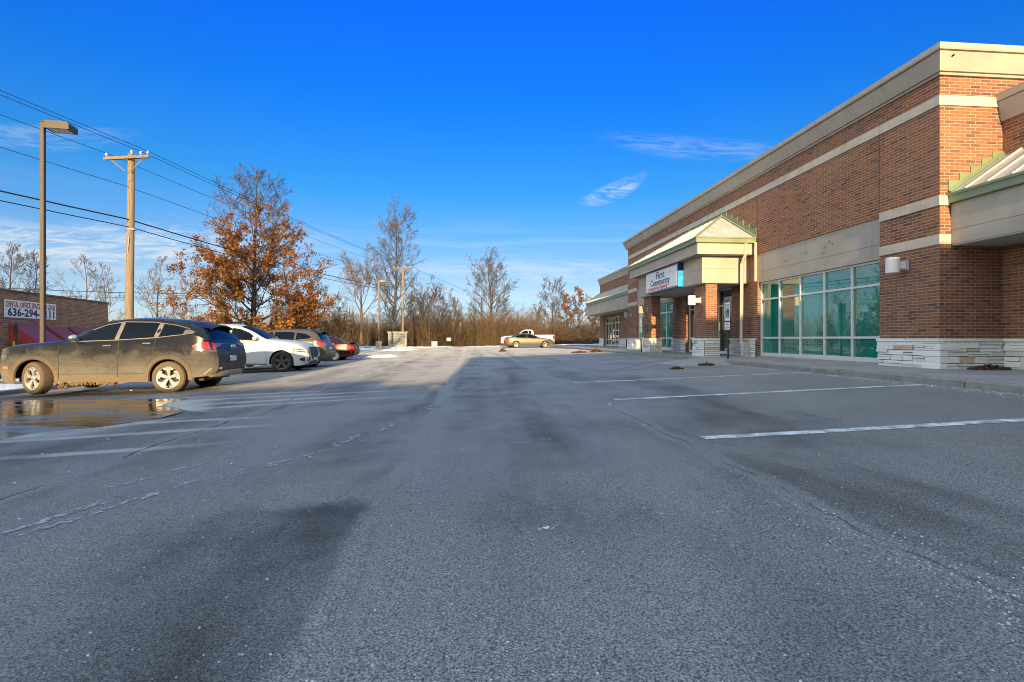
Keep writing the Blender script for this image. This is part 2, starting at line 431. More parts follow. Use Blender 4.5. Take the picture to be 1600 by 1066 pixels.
def line2_mat():
    g = G('faded white line paint'); P = g.pos(); n = g.noise(P, 3.5, 6, .75); f = g.noise(P, 60, 3)
    w = g.math('ADD', g.mapr(n, .30, .56, .25, 1), g.mapr(f, .5, .65, 0, .6), cl=True)
    g.set(Base_Color=g.mix(w, (.55,.55,.55), (.20,.20,.205)), Roughness=.7, Specular_IOR_Level=.3); return g.mat
M['line_faded'] = line2_mat()
def grass_mat():
    g = G('winter lawn'); P = g.pos(); n = g.noise(P, .35, 6, .6); f = g.noise(P, 9, 5, .7)
    c = g.mix(f, (.12,.085,.045), (.26,.19,.10)); sn = g.mapr(g.math('ADD', n, g.math('MULTIPLY', f, .25)), .60, .68)
    g.set(Base_Color=g.mix(sn, c, (.74,.75,.78)), Roughness=.95, Specular_IOR_Level=.1); g.bump(f, .9, .08); return g.mat
M['grass'] = grass_mat()
def road_mat():
    g = G('street asphalt'); P = g.pos(); f = g.noise(P, 30, 4)
    g.set(Base_Color=g.mix(f, (.07,.07,.07), (.16,.155,.15)), Roughness=.85); return g.mat

def axis(a, b, steps):             # piecewise axis: steps = [(limit, step)]
    out = [a]; 
    for lim, st in steps:
        while out[-1] < lim - 1e-6: out.append(min(lim, out[-1] + st))
    return out
KX = 7.1                            # kerb face
# asphalt: lot plus the drive that turns right behind the building
xs = axis(-11.3, KX, [(-10.6,.35),(-3.6,.16),(0,.4),(KX,.59166)])
ys = axis(-32, 58, [(-2,2),(5.6,.5),(10.6,.16),(20,.5),(58,1.5)])
m = MB(); m.grid([[(x, y, zg(x, y)) for x in xs] for y in ys])
ys2 = [y for y in ys if y >= 46.2]
xs2 = [KX] + [KX + 2.5*i for i in range(1, 14)]
m.grid([[(x, y, zg(x, y)) for x in xs2] for y in ys2])
setp(m.build('parking_lot', M['asphalt'], smooth=180, fix=False), kind='structure')

# terrain reaching the horizon, always a little under the paving
def zt(x, y):
    if -11.4 <= x <= 7.4 and y < 58: return zg(x, y) - .28
    if x > 7.4 and y < 44: return -.98
    if x > 7.4 and y < 58.5: return -1.1
    e = -1.0 + .22 * mnoise.noise(Vector((x*.06, y*.06, 5)))
    if x < -11.4 and y < 58: e = lerp(zg(-11.4, y) - .02, e - .15, sstep(11.4, 18, -x))
    r = math.hypot(x, y); return e + .9 * sstep(70, 200, r) - 0.2
tx = axis(-900, 900, [(-120,60),(-40,8),(-12,2),(-11.4,.6),(7.4,1.5),(7.6,.2),(40,3),(130,9),(900,70)])
ty = axis(-300, 900, [(-40,40),(58,2),(58.6,.6),(100,3),(180,8),(900,80)])
m = MB(); m.grid([[(x, y, zt(x, y)) for x in tx] for y in ty])
setp(m.build('ground', M['grass'], smooth=180, fix=False), kind='structure')
# the street beyond the lawn on the left
m = MB(); P = []
for i in range(40):
    y = -60 + i*5; cx = -24 + y*.222
    P.append([(cx-4, y, -1.02), (cx+4, y, -1.02)] if 0 else [(cx-4, y, max(zt(cx-4,y), zt(cx,y))+.1), (cx+4, y, max(zt(cx+4,y), zt(cx,y))+.1)])
m.grid(P); setp(m.build('road', road_mat(), fix=False), kind='structure')

# raised walk and kerb in front of the shops
SWZ = -.60
m = MB(); yy = -30.0
while yy < 44.0:
    y1 = min(44.0, yy + 1.83); inner = 9.35 if (9.06 <= yy < 28.5) else 10.75
    inner = 10.75
    m.bbox(KX+.17, inner, yy+.004, y1-.004, SWZ-.35, SWZ + random.uniform(-.002,.002), .006); yy = y1
setp(m.build('sidewalk', M['conc']), kind='structure')
m = MB(); yy = -30.0
while yy < 44.0:
    y1 = min(44.0, yy + 3.05)
    m.bbox(KX, KX+.165, yy+.006, y1-.006, SWZ-.6, SWZ + random.uniform(-.003,.003), .022); yy = y1
for k in range(12):                 # kerb swings right round the lawn
    a0, a1 = k/12*math.pi/2, (k+1)/12*math.pi/2; r0, r1, cx, cy = 2.2, 2.035, KX+2.2, 44.0
    q = [(cx - r*math.cos(a), cy + r*math.sin(a)) for r, a in ((r0,a0),(r0,a1),(r1,a1),(r1,a0))]
    m.prism(q, SWZ-.6, SWZ, lambda u,v,h: (u,v,h))
m.box(KX+2.2, 40, 46.035, 46.2, SWZ-.6, SWZ)
setp(m.build('kerb', M['kerb']), kind='structure')
m = MB(); yy = -30.0
while yy < 58:
    y1 = min(58, yy + 3.0); z = zg(-11.3, (yy+y1)/2)
    m.bbox(-11.46, -11.3, yy+.006, y1-.006, z-.4, z+.12, .02); yy = y1
setp(m.build('left_kerb', M['kerb']), kind='structure')
# lawn beside and behind the end shop
m = MB(); lx = axis(KX+.16, 40, [(14,.5),(40,2)]); ly = axis(40.3, 46.1, [(46.1,.5)])
def inl(x, y):
    if x < KX+2.2 and y > 44.0:
        return math.hypot(x-(KX+2.2), y-44.0) < 2.1
    return True
vs = {}
P = [[(x, (y if inl(x, y) else 44.0 + math.sqrt(max(0, 2.1**2-(x-KX-2.2)**2))), SWZ+.02+.05*mnoise.noise(Vector((x*.8,y*.8,0)))) for x in lx] for y in ly if True]
m.grid(P); setp(m.build('lawn', M['grass'], smooth=180, fix=False), kind='structure')

# painted stall lines
def strip(x0, y0, x1, y1, w, mat, name='stall_line', dz=.005):
    n = max(2, int(math.hypot(x1-x0, y1-y0)/.18)); dx, dy = x1-x0, y1-y0; L = math.hypot(dx, dy); nx, ny = -dy/L*w/2, dx/L*w/2
    m = MB(); rows = []
    for i in range(n+1):
        t = i/n; cx, cy = x0+dx*t, y0+dy*t; row = []
        for k in (-1, -.33, .33, 1):
            j = 1 + .05*random.uniform(-1,1)*abs(k)
            X, Y = cx+nx*k*j, cy+ny*k*j; row.append((X, Y, zgx(X, Y)+dz))
        rows.append(row)
    m.grid(rows); return setp(m.build(name, mat, fix=False), kind='structure')
import bisect
def zgx(x, y):                      # height on the actual lot mesh
    i = max(1, min(len(xs)-1, bisect.bisect(xs, x))); j = max(1, min(len(ys)-1, bisect.bisect(ys, y)))
    x0, x1, y0, y1 = xs[i-1], xs[i], ys[j-1], ys[j]; u, v = (x-x0)/(x1-x0), (y-y0)/(y1-y0)
    return max(lerp(lerp(zg(x0,y0), zg(x1,y0), u), lerp(zg(x0,y1), zg(x1,y1), u), v), 
               lerp(lerp(zg(x0,y0), zg(x0,y1), v), lerp(zg(x1,y0), zg(x1,y1), v), u))
for k in range(9):
    strip(2.1, 4.33 + 2.8*k - .02*k, 6.95, 4.33 + 2.8*k - .02*k, .135, M['line'] if k < 3 else M['line_faded'])
strip(2.1, 1.53, 6.95, 1.53, .10, M['line'])
for k in range(4): strip(4.0+.75*k, 13.1, 5.2+.75*k, 14.9, .09, M['line_faded'])
for k in range(8): strip(-5.6, 4.9 + 2.85*k, -10.6, 4.9 + 2.85*k, .10, M['line_faded'])
strip(.3, 22.5, .7, 30, .14, M['line_faded']); strip(2.3, 22, 2.0, 28.6, .14, M['line_faded']); strip(1.6, 27.5, 1.2, 33, .14, M['line_faded'])

# puddle: a level sheet cut by the basin it lies in
g = G('puddle water'); P = g.pos()
ic = g.mapr(g.noise(g.scale(P, (.5,1.6,1)), 1.6, 5, .6), .46, .60)
g.set(Base_Color=g.mix(ic, (.02,.018,.015), (.16,.165,.175)), Roughness=g.mapr(ic, 0, 1, .09, .34), IOR=1.33, Specular_IOR_Level=.28); g.bump(g.noise(g.scale(P, (1,2.5,1)), 2.5, 3), .05, .05)
m = MB(); m.grid([[(-10.6+.25*i, 6.2+.25*j, PUD[2]) for i in range(25)] for j in range(17)])
setp(m.build('puddle', g.mat, fix=False), kind='structure')

# crusts of frozen tyre and foot marks, and scattered ice grains
def blob(m, x, y, r, h=.0, el=1.0, ang=0, n=9, dz=.006):
    ca, sa = math.cos(ang), math.sin(ang); vs = []
    for k in range(n):
        t = 2*math.pi*k/n; rr = r*random.uniform(.55, 1.15); u, v = rr*el*math.cos(t), rr*math.sin(t)
        X, Y = x+u*ca-v*sa, y+u*sa+v*ca; vs.append((X, Y, zgx(X, Y)+dz))
    vs.append((x, y, zgx(x, y)+dz+h))
    m.add(vs, [(k, (k+1) % n, n) for k in range(n)])
g = G('frost crust'); P = g.pos(); n = g.noise(P, 40, 4)
g.set(Base_Color=g.mix(g.mapr(n,.35,.65), (.16,.16,.165), (.46,.46,.47)), Roughness=.6)
M['crust'] = g.mat
m = MB()
def trail(x0, y0, x1, y1, n, spread, r):
    ang = math.atan2(y1-y0, x1-x0)
    for i in range(int(n*.6)):
        t = random.random(); k = .4 + .6*(mnoise.noise(Vector((t*9, x0, y0)))+.5)
        if random.random() > k: continue
        blob(m, lerp(x0,x1,t)+random.gauss(0,spread), lerp(y0,y1,t)+random.gauss(0,spread), r*random.uniform(.25,1.0), .001, random.uniform(1,2.6), ang+random.uniform(-.3,.3), 7, .004)
def gp(px, py):                     # photo point on the lot surface
    d = 3.0
    for _ in range(40):
        X, Y = at(px, d); d = d*.6 + .4*(-zg(X, Y)*F/(py-529))
    return at(px, d)
for (a, b, n, sp, r) in (((0,836),(210,770),80,.025,.026),((150,800),(330,745),60,.022,.024),((330,752),(500,706),80,.03,.026),((500,706),(640,655),110,.04,.028),((640,655),(735,600),90,.05,.04),
                      ((20,840),(160,800),40,.02,.02),((140,770),(250,745),26,.02,.022),((220,750),(420,700),50,.02,.022),((100,800),(60,835),12,.03,.02),((400,705),(440,700),16,.05,.03)):
    (xa, ya), (xb, yb) = gp(*a), gp(*b); trail(xa, ya, xb, yb, n, sp, r)
for (a, b, n, sp, r) in (((1120,735),(1600,952),150,.045,.010),((680,690),(640,800),60,.05,.012),((880,606),(950,640),40,.04,.03),((680,684),(950,641),110,.03,.016),((676,708),(830,690),60,.03,.014),((830,690),(1010,668),60,.03,.014),((640,800),(560,930),50,.05,.008)):
    (xa, ya), (xb, yb) = gp(*a), gp(*b); trail(xa, ya, xb, yb, n, sp, r)
setp(m.build('frost_crust', M['crust'], smooth=180, fix=False), kind='stuff', label='broken frost crust in tracks across the asphalt', cat='frost')
m = MB()
def chunk(m, x, y, s, z=None):
    z = zgx(x, y) if z is None else z
    bm = bmesh.new(); bmesh.ops.create_icosphere(bm, subdivisions=1, radius=s)
    for v in bm.verts: v.co *= random.uniform(.6, 1.2); v.co.z = v.co.z*.6 + s*.35; v.co += Vector((x, y, z))
    m.bm(bm)
for i in range(420):
    py = 600 + 466*random.random()**.8; px = random.uniform(0, 1600); x, y = gp(px, py)
    if -11 < x < 6.8: chunk(m, x, y, random.choice((.003,.004,.005,.008))*random.uniform(.7,1.2)*max(.6, y/3.4))
for i in range(260):                # denser along the right-hand joint
    px = random.uniform(1100, 1600); py = 735 + (px-1120)*.455 + random.gauss(0, 28); x, y = gp(px, py); chunk(m, x, y, random.uniform(.002,.006))
for i in range(900):                # salt and grit swept against the kerb
    y = 2.5 + 13*random.random()**1.3; x = 7.06 - abs(random.gauss(0, .16)); chunk(m, x, y, random.uniform(.004,.011))
setp(m.build('ice_grains', M['snow'], smooth=40), kind='stuff', label='white ice and salt grains scattered over the asphalt', cat='ice')
x, y = gp(853, 826); m = MB()
for dx, dy, s in ((0,0,.011),(.012,.003,.009),(-.012,.004,.006)): chunk(m, x+dx, y+dy, s)
for k in range(12): blob(m, x+random.gauss(0,.02), y+random.gauss(0,.012), .006, .001)
o = m.build('ice_lump', M['snow'], smooth=40); setp(o, 'small lump of dirty ice lying alone on the asphalt in the foreground', 'ice')

# snow left along the edges
def snow_patch(m, cx, cy, rx, ry, h, zf, ang=0, n=26):
    ca, sa = math.cos(ang), math.sin(ang); rows = []
    for i in range(9):
        r = i/8; row = []
        for k in range(n):
            t = 2*math.pi*k/n; e = 1 + .28*mnoise.noise(Vector((math.cos(t)*1.6+cx, math.sin(t)*1.6+cy, 2)))+ .12*mnoise.noise(Vector((math.cos(t)*5, math.sin(t)*5+cy, cx)))
            u, v = rx*r*e*math.cos(t), ry*r*e*math.sin(t); X, Y = cx+u*ca-v*sa, cy+u*sa+v*ca
            z = zf(X, Y) + (h*(1-r**3)*(.75+.5*mnoise.noise(Vector((X*2.5, Y*2.5, 1)))) if i < 8 else -.03)
            row.append((X, Y, z))
        row.append(row[0]); rows.append(row)
    m.grid(rows, flip=True)
m = MB()
for (px, py, wpx, d, ry, h) in ((12,594,50,13.5,1.2,.10),(596,556,55,31,.9,.22),(625,548,60,44,1.6,.18),(560,548,60,46,1.8,.2),(690,544,110,58.5,1.4,.20),(760,543,120,60,1.5,.22),(840,543,120,59.8,1.2,.15),(645,545,80,52,1.0,.15),(520,550,60,50,2,.2)):
    X, Y = at(px, d); snow_patch(m, X, Y, wpx/2/F*d, ry, h, lambda x,y: zg(x,y) if (-11.3<x<7.1 and y<58) else zt(x,y)+.05)
for (X, Y, rx, ry, h) in ((9.2,42.3,1.6,1.1,.10),(12.5,42.5,2.6,1.6,.14),(16,44,4,1.6,.12),(9.5,44.6,1.0,.8,.08)):
    snow_patch(m, X, Y, rx, ry, h, lambda x,y: SWZ+.04)
for i in range(14):
    snow_patch(m, -13-random.random()*3, 9+i*3.4, 1.2+random.random(), 1.4, .08, lambda x,y: zt(x,y)+.02)
for i in range(16):
    snow_patch(m, -16+i*3.2, 61+random.random()*3, 2.2+random.random(), .9, .14, lambda x,y: zt(x,y)+.03)
setp(m.build('snow', M['snow'], smooth=180, fix=False), kind='stuff', label='patches of old snow along the lot edges', cat='snow')

# dead leaves blown together
def leaf_pile(name, label, x, y, z, rx, ry, h, n, s):
    m = MB()
    for i in range(n):
        t = random.random()*6.283; r = math.sqrt(random.random()); u, v = rx*r*math.cos(t), ry*r*math.sin(t)
        c = Vector((x+u, y+v, z + h*(1-r)*random.random()+.006)); a = Vector((random.gauss(0,1), random.gauss(0,1), random.gauss(0,.5))).normalized()*s
        b = a.orthogonal().normalized()*s*.6; b.rotate(Matrix.Rotation(random.random()*6, 3, a.normalized())); c.z = max(c.z, z + abs(a.z)+abs(b.z)*.5)
        m.add([c-a, c+b*.9, c+a, c-b*.9], [(0,1,2,3)])
    setp(m.build(name, M['litter'], fix=False, loc=(x,y,z)), label, 'leaf pile')
x, y = gp(1058, 577); leaf_pile('leaf_pile', 'small dark clump of dead leaves on the asphalt in front of the ramp', x, y, zgx(x,y), .18, .09, .07, 240, .03)
x, y = gp(1100, 570); leaf_pile('leaf_pile', 'dead leaves heaped against the right end of the concrete ramp', x-.1, y-.35, zgx(x,y), .22, .11, .11, 260, .03)
leaf_pile('leaf_pile', 'wide drift of brown leaves at the foot of the white stone by the corner', 9.93, 8.72, SWZ, .42, .2, .11, 700, .032)
x, y = gp(906, 551.5); leaf_pile('leaf_pile', 'leftmost low clump of leaves near the far end of the kerb', x, y, zgx(x,y), .45, .22, .14, 320, .05)
x, y = gp(931, 550.5); leaf_pile('leaf_pile', 'taller brown clump of leaves against the far kerb', x, y, zgx(x,y), .34, .26, .28, 320, .05)
x, y = gp(785.5, 549.5); leaf_pile('leaf_pile', 'round tuft of dead leaves on the sunlit lot in front of the tan car', x, y, zgx(x,y), .26, .22, .34, 300, .05)
# concrete ramp pushed out from the kerb at the entrance
rx0, ry0 = 5.75, 14.2
m = MB(); rows = []
for i in range(15):
    Y = 12.95 + 2.5*i/14; e = sstep(0,.3,i/14)*sstep(0,.3,1-i/14); row = []
    for j in range(9):
        X = 5.7 + (KX-5.7)*j/8; row.append((X, Y, lerp(zgx(X,Y)-.03, SWZ-.004, e*(j/8)) + (.03 if 0 < j and e > 0.05 else 0)))
    rows.append(row)
m.grid(rows); setp(m.build('ramp', M['conc'], smooth=40, fix=False), kind='structure')
# ================================================================== SHOP BUILDING
FX = 9.24; BW = root('brick_building', 'long red brick shop building with stucco cornice, green trim and white stone base', 'building', (FX, 18, SWZ))
brick, trim, corn = MB(), MB(), MB()
WY = -13.6; WZ = -.98 + .172*(25.5-WY); WL = -1.05 + .172*(11.2-WY)
ZT = 5.25
def bb(x0, x1, y0, y1, z0, z1): brick.box(x0, x1, y0, y1, z0, z1)
# facade of the tall block (front plane X = FX)
bb(FX, FX+.3, 9.06, 10.5, -.7, ZT)
bb(FX, FX+.3, 10.5, 15.3, 2.74, ZT)
bb(FX, FX+.3, 15.3, 16.9, -.7, ZT)
bb(FX, FX+.3, 16.9, 18.1, 1.84, ZT)
bb(FX, FX+.3, 18.1, 19.35, -.7, ZT)
bb(FX, FX+.3, 19.35, 20.6, 1.84, ZT)
bb(FX, FX+.3, 20.6, 22.05, -.7, ZT)
bb(FX, FX+.3, 22.05, 26.95, 2.74, ZT)
bb(FX, FX+.3, 26.95, 28.5, -.7, ZT)
bb(FX+.3, 32, 9.06, 9.36, -.7, ZT); bb(FX+.3, 32, 28.2, 28.5, -.7, ZT)
# recessed walls of the low shops either side
RX = 10.6
bb(RX, RX+.3, -2.5, 1.6, -.7, 4.4); bb(RX, RX+.3, 1.6, 6.6, 1.84, 4.4); bb(RX, RX+.3, 6.6, 9.06, -.7, 4.4)
bb(RX, RX+.3, 28.5, 34.4, -.7, 4.4); bb(RX, RX+.3, 34.4, 38.7, 1.62, 4.4); bb(RX, RX+.3, 38.7, 40, -.7, 4.4)
bb(RX+.3, 32, 39.7, 40, -.7, 4.4)
# portico pillars
PX = 7.82
bb(PX, PX+.4, 15.95, 16.78, -.05, 1.9); bb(PX, PX+.4, 20.93, 21.85, -.05, 1.9)
# the wing that closes the court at the back of the lot
bb(-1.75, 32, WY-.4, WY, -2, WZ-.15); bb(-44, -1.75, WY-.4, WY, -2.4, WL-.15); bb(-1.75, -1.45, -34, WY-.4, -2, WZ-.15)
brick.build('wall', M['brick'], BW, uv=True)
roof = MB(); roof.box(FX+.3, 32, 9.36, 28.2, 5.0, 5.1); roof.box(RX+.3, 32, -2.5, 9.06, 4.2, 4.3); roof.box(RX+.3, 32, 28.5, 39.7, 4.2, 4.3)
roof.box(-1.45, 32, -34, WY-.4, WZ-.5, WZ-.4); roof.box(-44, -1.75, -34, WY-.4, WL-.5, WL-.4); roof.box(31.8, 32, -34, 40, -1, 4.2)
roof.build('flat_roof', M['flatroof'], BW)

# cornices
def cornice(path, prof, dirs, mb):
    P = []
    for (x, y), (dx, dy) in zip(path, dirs): P.append([(x+dx*o, y+dy*o, z) for o, z in prof])
    mb.grid(P)
PR = [(-.02,5.19),(.05,5.19),(.06,5.235),(.10,5.24),(.215,5.55),(.205,5.558),(.205,5.572),(.25,5.575),(.262,5.60),(.262,5.70),(-.12,5.735),(-.3,5.6)]
cornice([(32,9.06),(FX,9.06),(FX,28.5),(32,28.5)], PR, [(0,-1),(-1,-1),(-1,1),(0,1)], corn)
PR2 = [(-.02,4.33),(.04,4.33),(.05,4.37),(.13,4.70),(.12,4.71),(.16,4.72),(.17,4.86),(-.12,4.88),(-.3,4.7)]
cornice([(RX,-2.5),(RX,9.055)], PR2, [(-1,0)]*2, corn)
cornice([(RX,28.505),(RX,40),(32,40)], PR2, [(-1,0),(-1,1),(0,1)], corn)
PR3 = [(0,-.25),(.1,-.25),(.2,0),(-.4,0)]
corn.grid([[(x, WY+o, z+WZ) for o, z in PR3] for x in (-1.9, 32)])
corn.grid([[(x, WY+o, z+WL) for o, z in PR3] for x in (-44, -1.9)])
corn.box(-4.9, -3.3, WY-2.2, WY-.9, WL-.3, WL+.42)  # unseen rooftop box, no cornice: added for the shadow bump it casts on the lot
corn.build('cornice', M['eifs'], BW, smooth=25)
o = MB(); o.cyl((FX+.07,8.83,5.48),(FX+.07,8.89,5.48),.018,n=10); o.build('drain_hole', M['black'], BW)

# cast stone bands
def band_y(x, y0, y1, z0, z1, p=.022, step=1.45):
    y = y0
    while y < y1-1e-3:
        e = min(y1, y+step); e = y1 if y1-e < .3 else e
        trim.bbox(x-p, x+.05, y+.003, e-.003, z0, z1, .004); y = e
def band_x(y, x0, x1, z0, z1, p=.022, step=1.2):
    x = x0
    while x < x1-1e-3:
        e = min(x1, x+step); e = x1 if x1-e < .3 else e
        trim.bbox(x+.003, e-.003, y-p, y+.05, z0, z1, .004); x = e
band_y(FX, 9.06-.022, 28.5, 4.61, 4.81); band_x(9.06, FX+.05, RX-.06, 4.61, 4.81)
for z0, z1 in ((2.63,2.83),(1.86,2.06)):
    band_y(FX, 9.06-.022, 10.5, z0, z1); band_y(FX, 26.95, 28.5, z0, z1); band_x(9.06, FX+.05, 9.47, z0, z1)
trim.build_by(lambda x,y,z: (round(z*2), y > 18 and z < 4, x > FX+.1 and z > 4), 'stone_band', M['cast'], BW)

# stucco panels over the window bays
m = MB()
for y0, y1 in ((10.5,15.3),(22.05,26.95)):
    m.box(FX+.03, FX+.25, y0, y1, 2.14, 2.74); m.box(FX+.03, FX+.25, y0, y1, 1.80, 2.132); m.box(FX+.05, FX+.2, y0, y1, 2.12, 2.15)
m.build_by(lambda x,y,z: y > 18, 'stucco_panel', M['eifs'], BW)
rng = random.Random(3)
m = MB()
for y, z in ((12.0,2.42),(12.25,2.38),(12.1,2.5),(13.0,2.36),(13.9,2.28),(12.3,2.24)): m.box(FX+.024, FX+.04, y, y+.035, z, z+.03)
m.build_by(lambda x,y,z: (round(y*5), round(z*12)), 'anchor_scar', M['joint'], BW)

# white ledge stone base
def stone_face(m, a, b, z0, z1, out, rng):
    a, b = Vector((*a,0)), Vector((*b,0)); d = (b-a); L = d.length; d.normalize(); n = Vector((*out,0))
    z = z0
    while z < z1-.02:
        h = rng.choice((.055,.075,.095,.115,.13)); h = z1-z if z1-z-h < .04 else h; s = -.0
        while s < L-.01:
            w = rng.uniform(.16,.62); w = L-s if L-s-w < .12 else w
            hh = h; sub = [(z, hh)]
            if h >= .095 and rng.random() < .4: sub = [(z, hh*.5), (z+hh*.5, hh*.5)]
            for zz, h2 in sub:
                dp = rng.uniform(.045,.085); tj = rng.uniform(-.012,.012)
                bm = bmesh.new(); bmesh.ops.create_cube(bm, size=1)
                for v in bm.verts:
                    u = s+.006+(w-.012)*(v.co.x+.5); q = zz+.006+(h2-.012)*(v.co.z+.5)+rng.uniform(-.003,.003)
                    o_ = (dp + tj*v.co.x) if v.co.y > 0 else -.03
                    v.co = a + d*u + n*o_ + Vector((0,0,q))
                bmesh.ops.bevel(bm, geom=bm.edges[:], offset=.005, segments=1, affect='EDGES')
                m.bm(bm, 0, rng.random())
            s += w
        z += h
def stone_base(name, segs, z0=-.62, z1=-.065, cap=True):
    m = MB(); back = MB(); c = MB()
    for a, b, out in segs:
        stone_face(m, a, b, z0, z1, out, rng)
        ex, ey = out
        x0, x1 = sorted((a[0], b[0])); y0, y1 = sorted((a[1], b[1]))
        pad = .03
        back.box(min(x0, x0+ex*pad), max(x1, x1+ex*pad), min(y0, y0+ey*pad), max(y1, y1+ey*pad), z0, z1-.002)
        L = max(x1-x0, y1-y0); n = max(1, round(L/.9)); 
        for i in range(n):
            t0, t1 = i/n, (i+1)/n
            if ex: c.bbox(min(x0, x0+ex*.10), max(x1, x1+ex*.10), lerp(y0,y1,t0)+.002, lerp(y0,y1,t1)-.002, z1, z1+.062, .008)
            else:  c.bbox(lerp(x0,x1,t0)+.002, lerp(x0,x1,t1)-.002, min(y0, y0+ey*.10), max(y1, y1+ey*.10), z1+.0005, z1+.0625, .008)
    o = m.build(name, M['stone'], BW); back.build('stone_mortar', M['joint'], BW); c.build('stone_cap', M['stone'], BW)
stone_base('stone_base', [((FX,8.978),(FX,10.5),(-1,0)), ((FX-.045,9.06),(RX,9.06),(0,-1)), ((RX,7.0),(RX,8.98),(-1,0))])
stone_base('stone_base', [((FX,15.36),(FX,16.9),(-1,0))])
stone_base('stone_base', [((FX,18.1),(FX,19.35),(-1,0))])
stone_base('stone_base', [((FX,20.6),(FX,22.05),(-1,0))])
stone_base('stone_base', [((FX,26.9),(FX,28.5),(-1,0)), ((FX,26.95),(FX+.25,26.95),(0,-1))])
stone_base('stone_base', [((RX,33.0),(RX,34.4),(-1,0))])
stone_base('stone_base', [((RX,38.7),(RX,40),(-1,0))])
for y0, y1 in ((15.95,16.78),(20.93,21.85)):
    p = .02
    stone_base('pillar_base', [((PX,y0-p),(PX,y1+p),(-1,0)), ((PX-.05,y0),(PX+.45,y0),(0,-1)), ((PX+.4,y0),(PX+.4,y1),(1,0)), ((PX-.05,y1),(PX+.45,y1),(0,1))])
m = MB(); z = -.62; k = 0
while z < -.08:                      # long corner stones tie the two faces together
    h = min(rng.uniform(.09,.14), -.066-z); a_, b_ = (.34,.05) if k % 2 else (.08,.30); k += 1
    m.bbox(FX-.088, FX+a_, 8.972, 9.06+b_, z+.005, z+h-.005, .007, rnd=rng.random())
    z += h
m.build('corner_stones', M['stone'], BW)
m = MB()
for y in (10.5, 15.3, 22.05, 26.95): m.box(FX-.004, FX+.01, y-.006, y+.006, 2.86 if y in (10.5,26.95) else 2.76, 4.60)
m.build_by(lambda x,y,z: round(y), 'control_joint', M['joint'], BW)
m = MB()
for y0, y1 in ((15.95,16.78),(20.93,21.85)): m.box(PX+.02, PX+.38, y0+.02, y1-.02, -.62, -.05)
m.build_by(lambda x,y,z: y > 18, 'pillar_core', M['joint'], BW)

# storefront glazing: frame bars + panes
def glazing(x, y0, y1, z0, z1, cols, rails, gm, name='window', fw=.055, sub=None, depth=.11, parent=BW):
    f = MB(); g = MB(); xs_ = [y0 + (y1-y0)*i/cols for i in range(cols+1)] if not isinstance(cols, list) else cols
    for i, y in enumerate(xs_):
        a = y if i == 0 else y-fw/2; b = y+fw if i == 0 else (y if i == len(xs_)-1 else y+fw/2); a = y-fw if i == len(xs_)-1 else a
        f.bbox(x, x+depth, a, b, z0, z1, .004)
    zz = [z0] + rails + [z1]
    for i in range(len(xs_)-1):
        a = xs_[i] + (fw if i == 0 else fw/2); b = xs_[i+1] - (fw if i == len(xs_)-2 else fw/2)
        for j, z in enumerate(zz):
            zh = .11 if j == 0 else fw; za = z if j == 0 else (z-fw if j == len(zz)-1 else z-fw/2)
            f.bbox(x+.004, x+depth-.004, a, b, za, za+zh, .004)
        t = rng.uniform(-.004,.004); t2 = rng.uniform(-.003,.003)
        for j in range(len(zz)-1):
            za, zb = zz[j], zz[j+1]
            g.add([(x+.05+t,a-.01,za),(x+.05+t2,b+.01,za),(x+.05+t2+.002,b+.01,zb),(x+.05+t+.002,a-.01,zb)], [(0,1,2,3)], 0)
    w = f.build(name, M['alu'], parent); p = g.build('pane', gm, w, fix=False, loc=parent['_w']); p.location = (0,0,0)
    return w
glazing(FX+.10, 10.5, 15.3, -.56, 1.80, 5, [.02, 1.24], M['teal'])
glazing(FX+.10, 22.05, 26.95, -.56, 1.80, 5, [.02, 1.24], M['teal'])
glazing(FX+.12, 18.95-.85, 18.1, -.58, 1.84, [16.9, 18.1], [1.22], M['dglass'], 'door')
glazing(FX+.12, 19.35, 20.6, -.58, 1.84, [19.35, 20.6], [1.22, .02], M['dglass'], 'window')
glazing(RX+.12, 34.4, 38.7, -.58, 1.62, [34.4, 35.25, 36.1, 37.0, 37.85, 38.7], [1.16, -.1], M['dglass'], 'window')
glazing(RX+.12, 1.6, 6.6, -.58, 1.84, 5, [1.22, .02], M['dglass'], 'window')
m = MB()
for y0, y1 in ((10.5,15.3),(22.05,26.95)): m.bbox(FX+.02, FX+.28, y0, y1, -.64, -.56, .006)
m.build_by(lambda x,y,z: y > 18, 'sill', M['conc'], BW)
m = MB(); m.box(FX+.29, FX+.31, 10.4, 27, -.7, 2.2); m.box(RX+.29, RX+.31, 1.5, 6.7, -.7, 2); m.box(RX+.29, RX+.31, 34.3, 38.8, -.7, 2); m.build('interior_wall', M['black'], BW)
m = MB(); m.bbox(FX+.06, FX+.10, 17.86, 17.90, .28, .62, .01); m.build('door_handle', M['chrome'], BW)

# portico: stucco boxes, gutters, hipped standing-seam roof
m = MB()
m.box(7.62, FX-.002, 15.8, 22.0, 2.32, 2.735); m.box(7.62, FX-.002, 15.8, 22.0, 1.86, 2.312); m.box(7.635, FX-.002, 15.815, 21.985, 1.84, 2.34)
m.box(7.30, FX-.002, 15.45, 22.22, 2.735, 3.10)
m.build('fascia', M['eifs'], BW)
m = MB(); m.box(7.625, FX-.01, 15.805, 21.995, 1.834, 1.84); m.build('soffit', M['soffit'], BW)
def gutter(m, x0, x1, y0, y1, z0, z1):
    m.bbox(x0, x1, y0, y1, z0, z1, .012)
m = MB(); E = [(7.22,15.36),(7.22,22.3)]
m.bbox(7.22, FX-.004, 15.36, 22.3, 3.09, 3.255, .015); m.bbox(7.20, FX-.006, 15.34, 22.32, 3.225, 3.275, .012)
m.build('gutter', M['green'], BW)
ez, pz, ya, yb = 3.27, 4.50, 17.6, 20.06
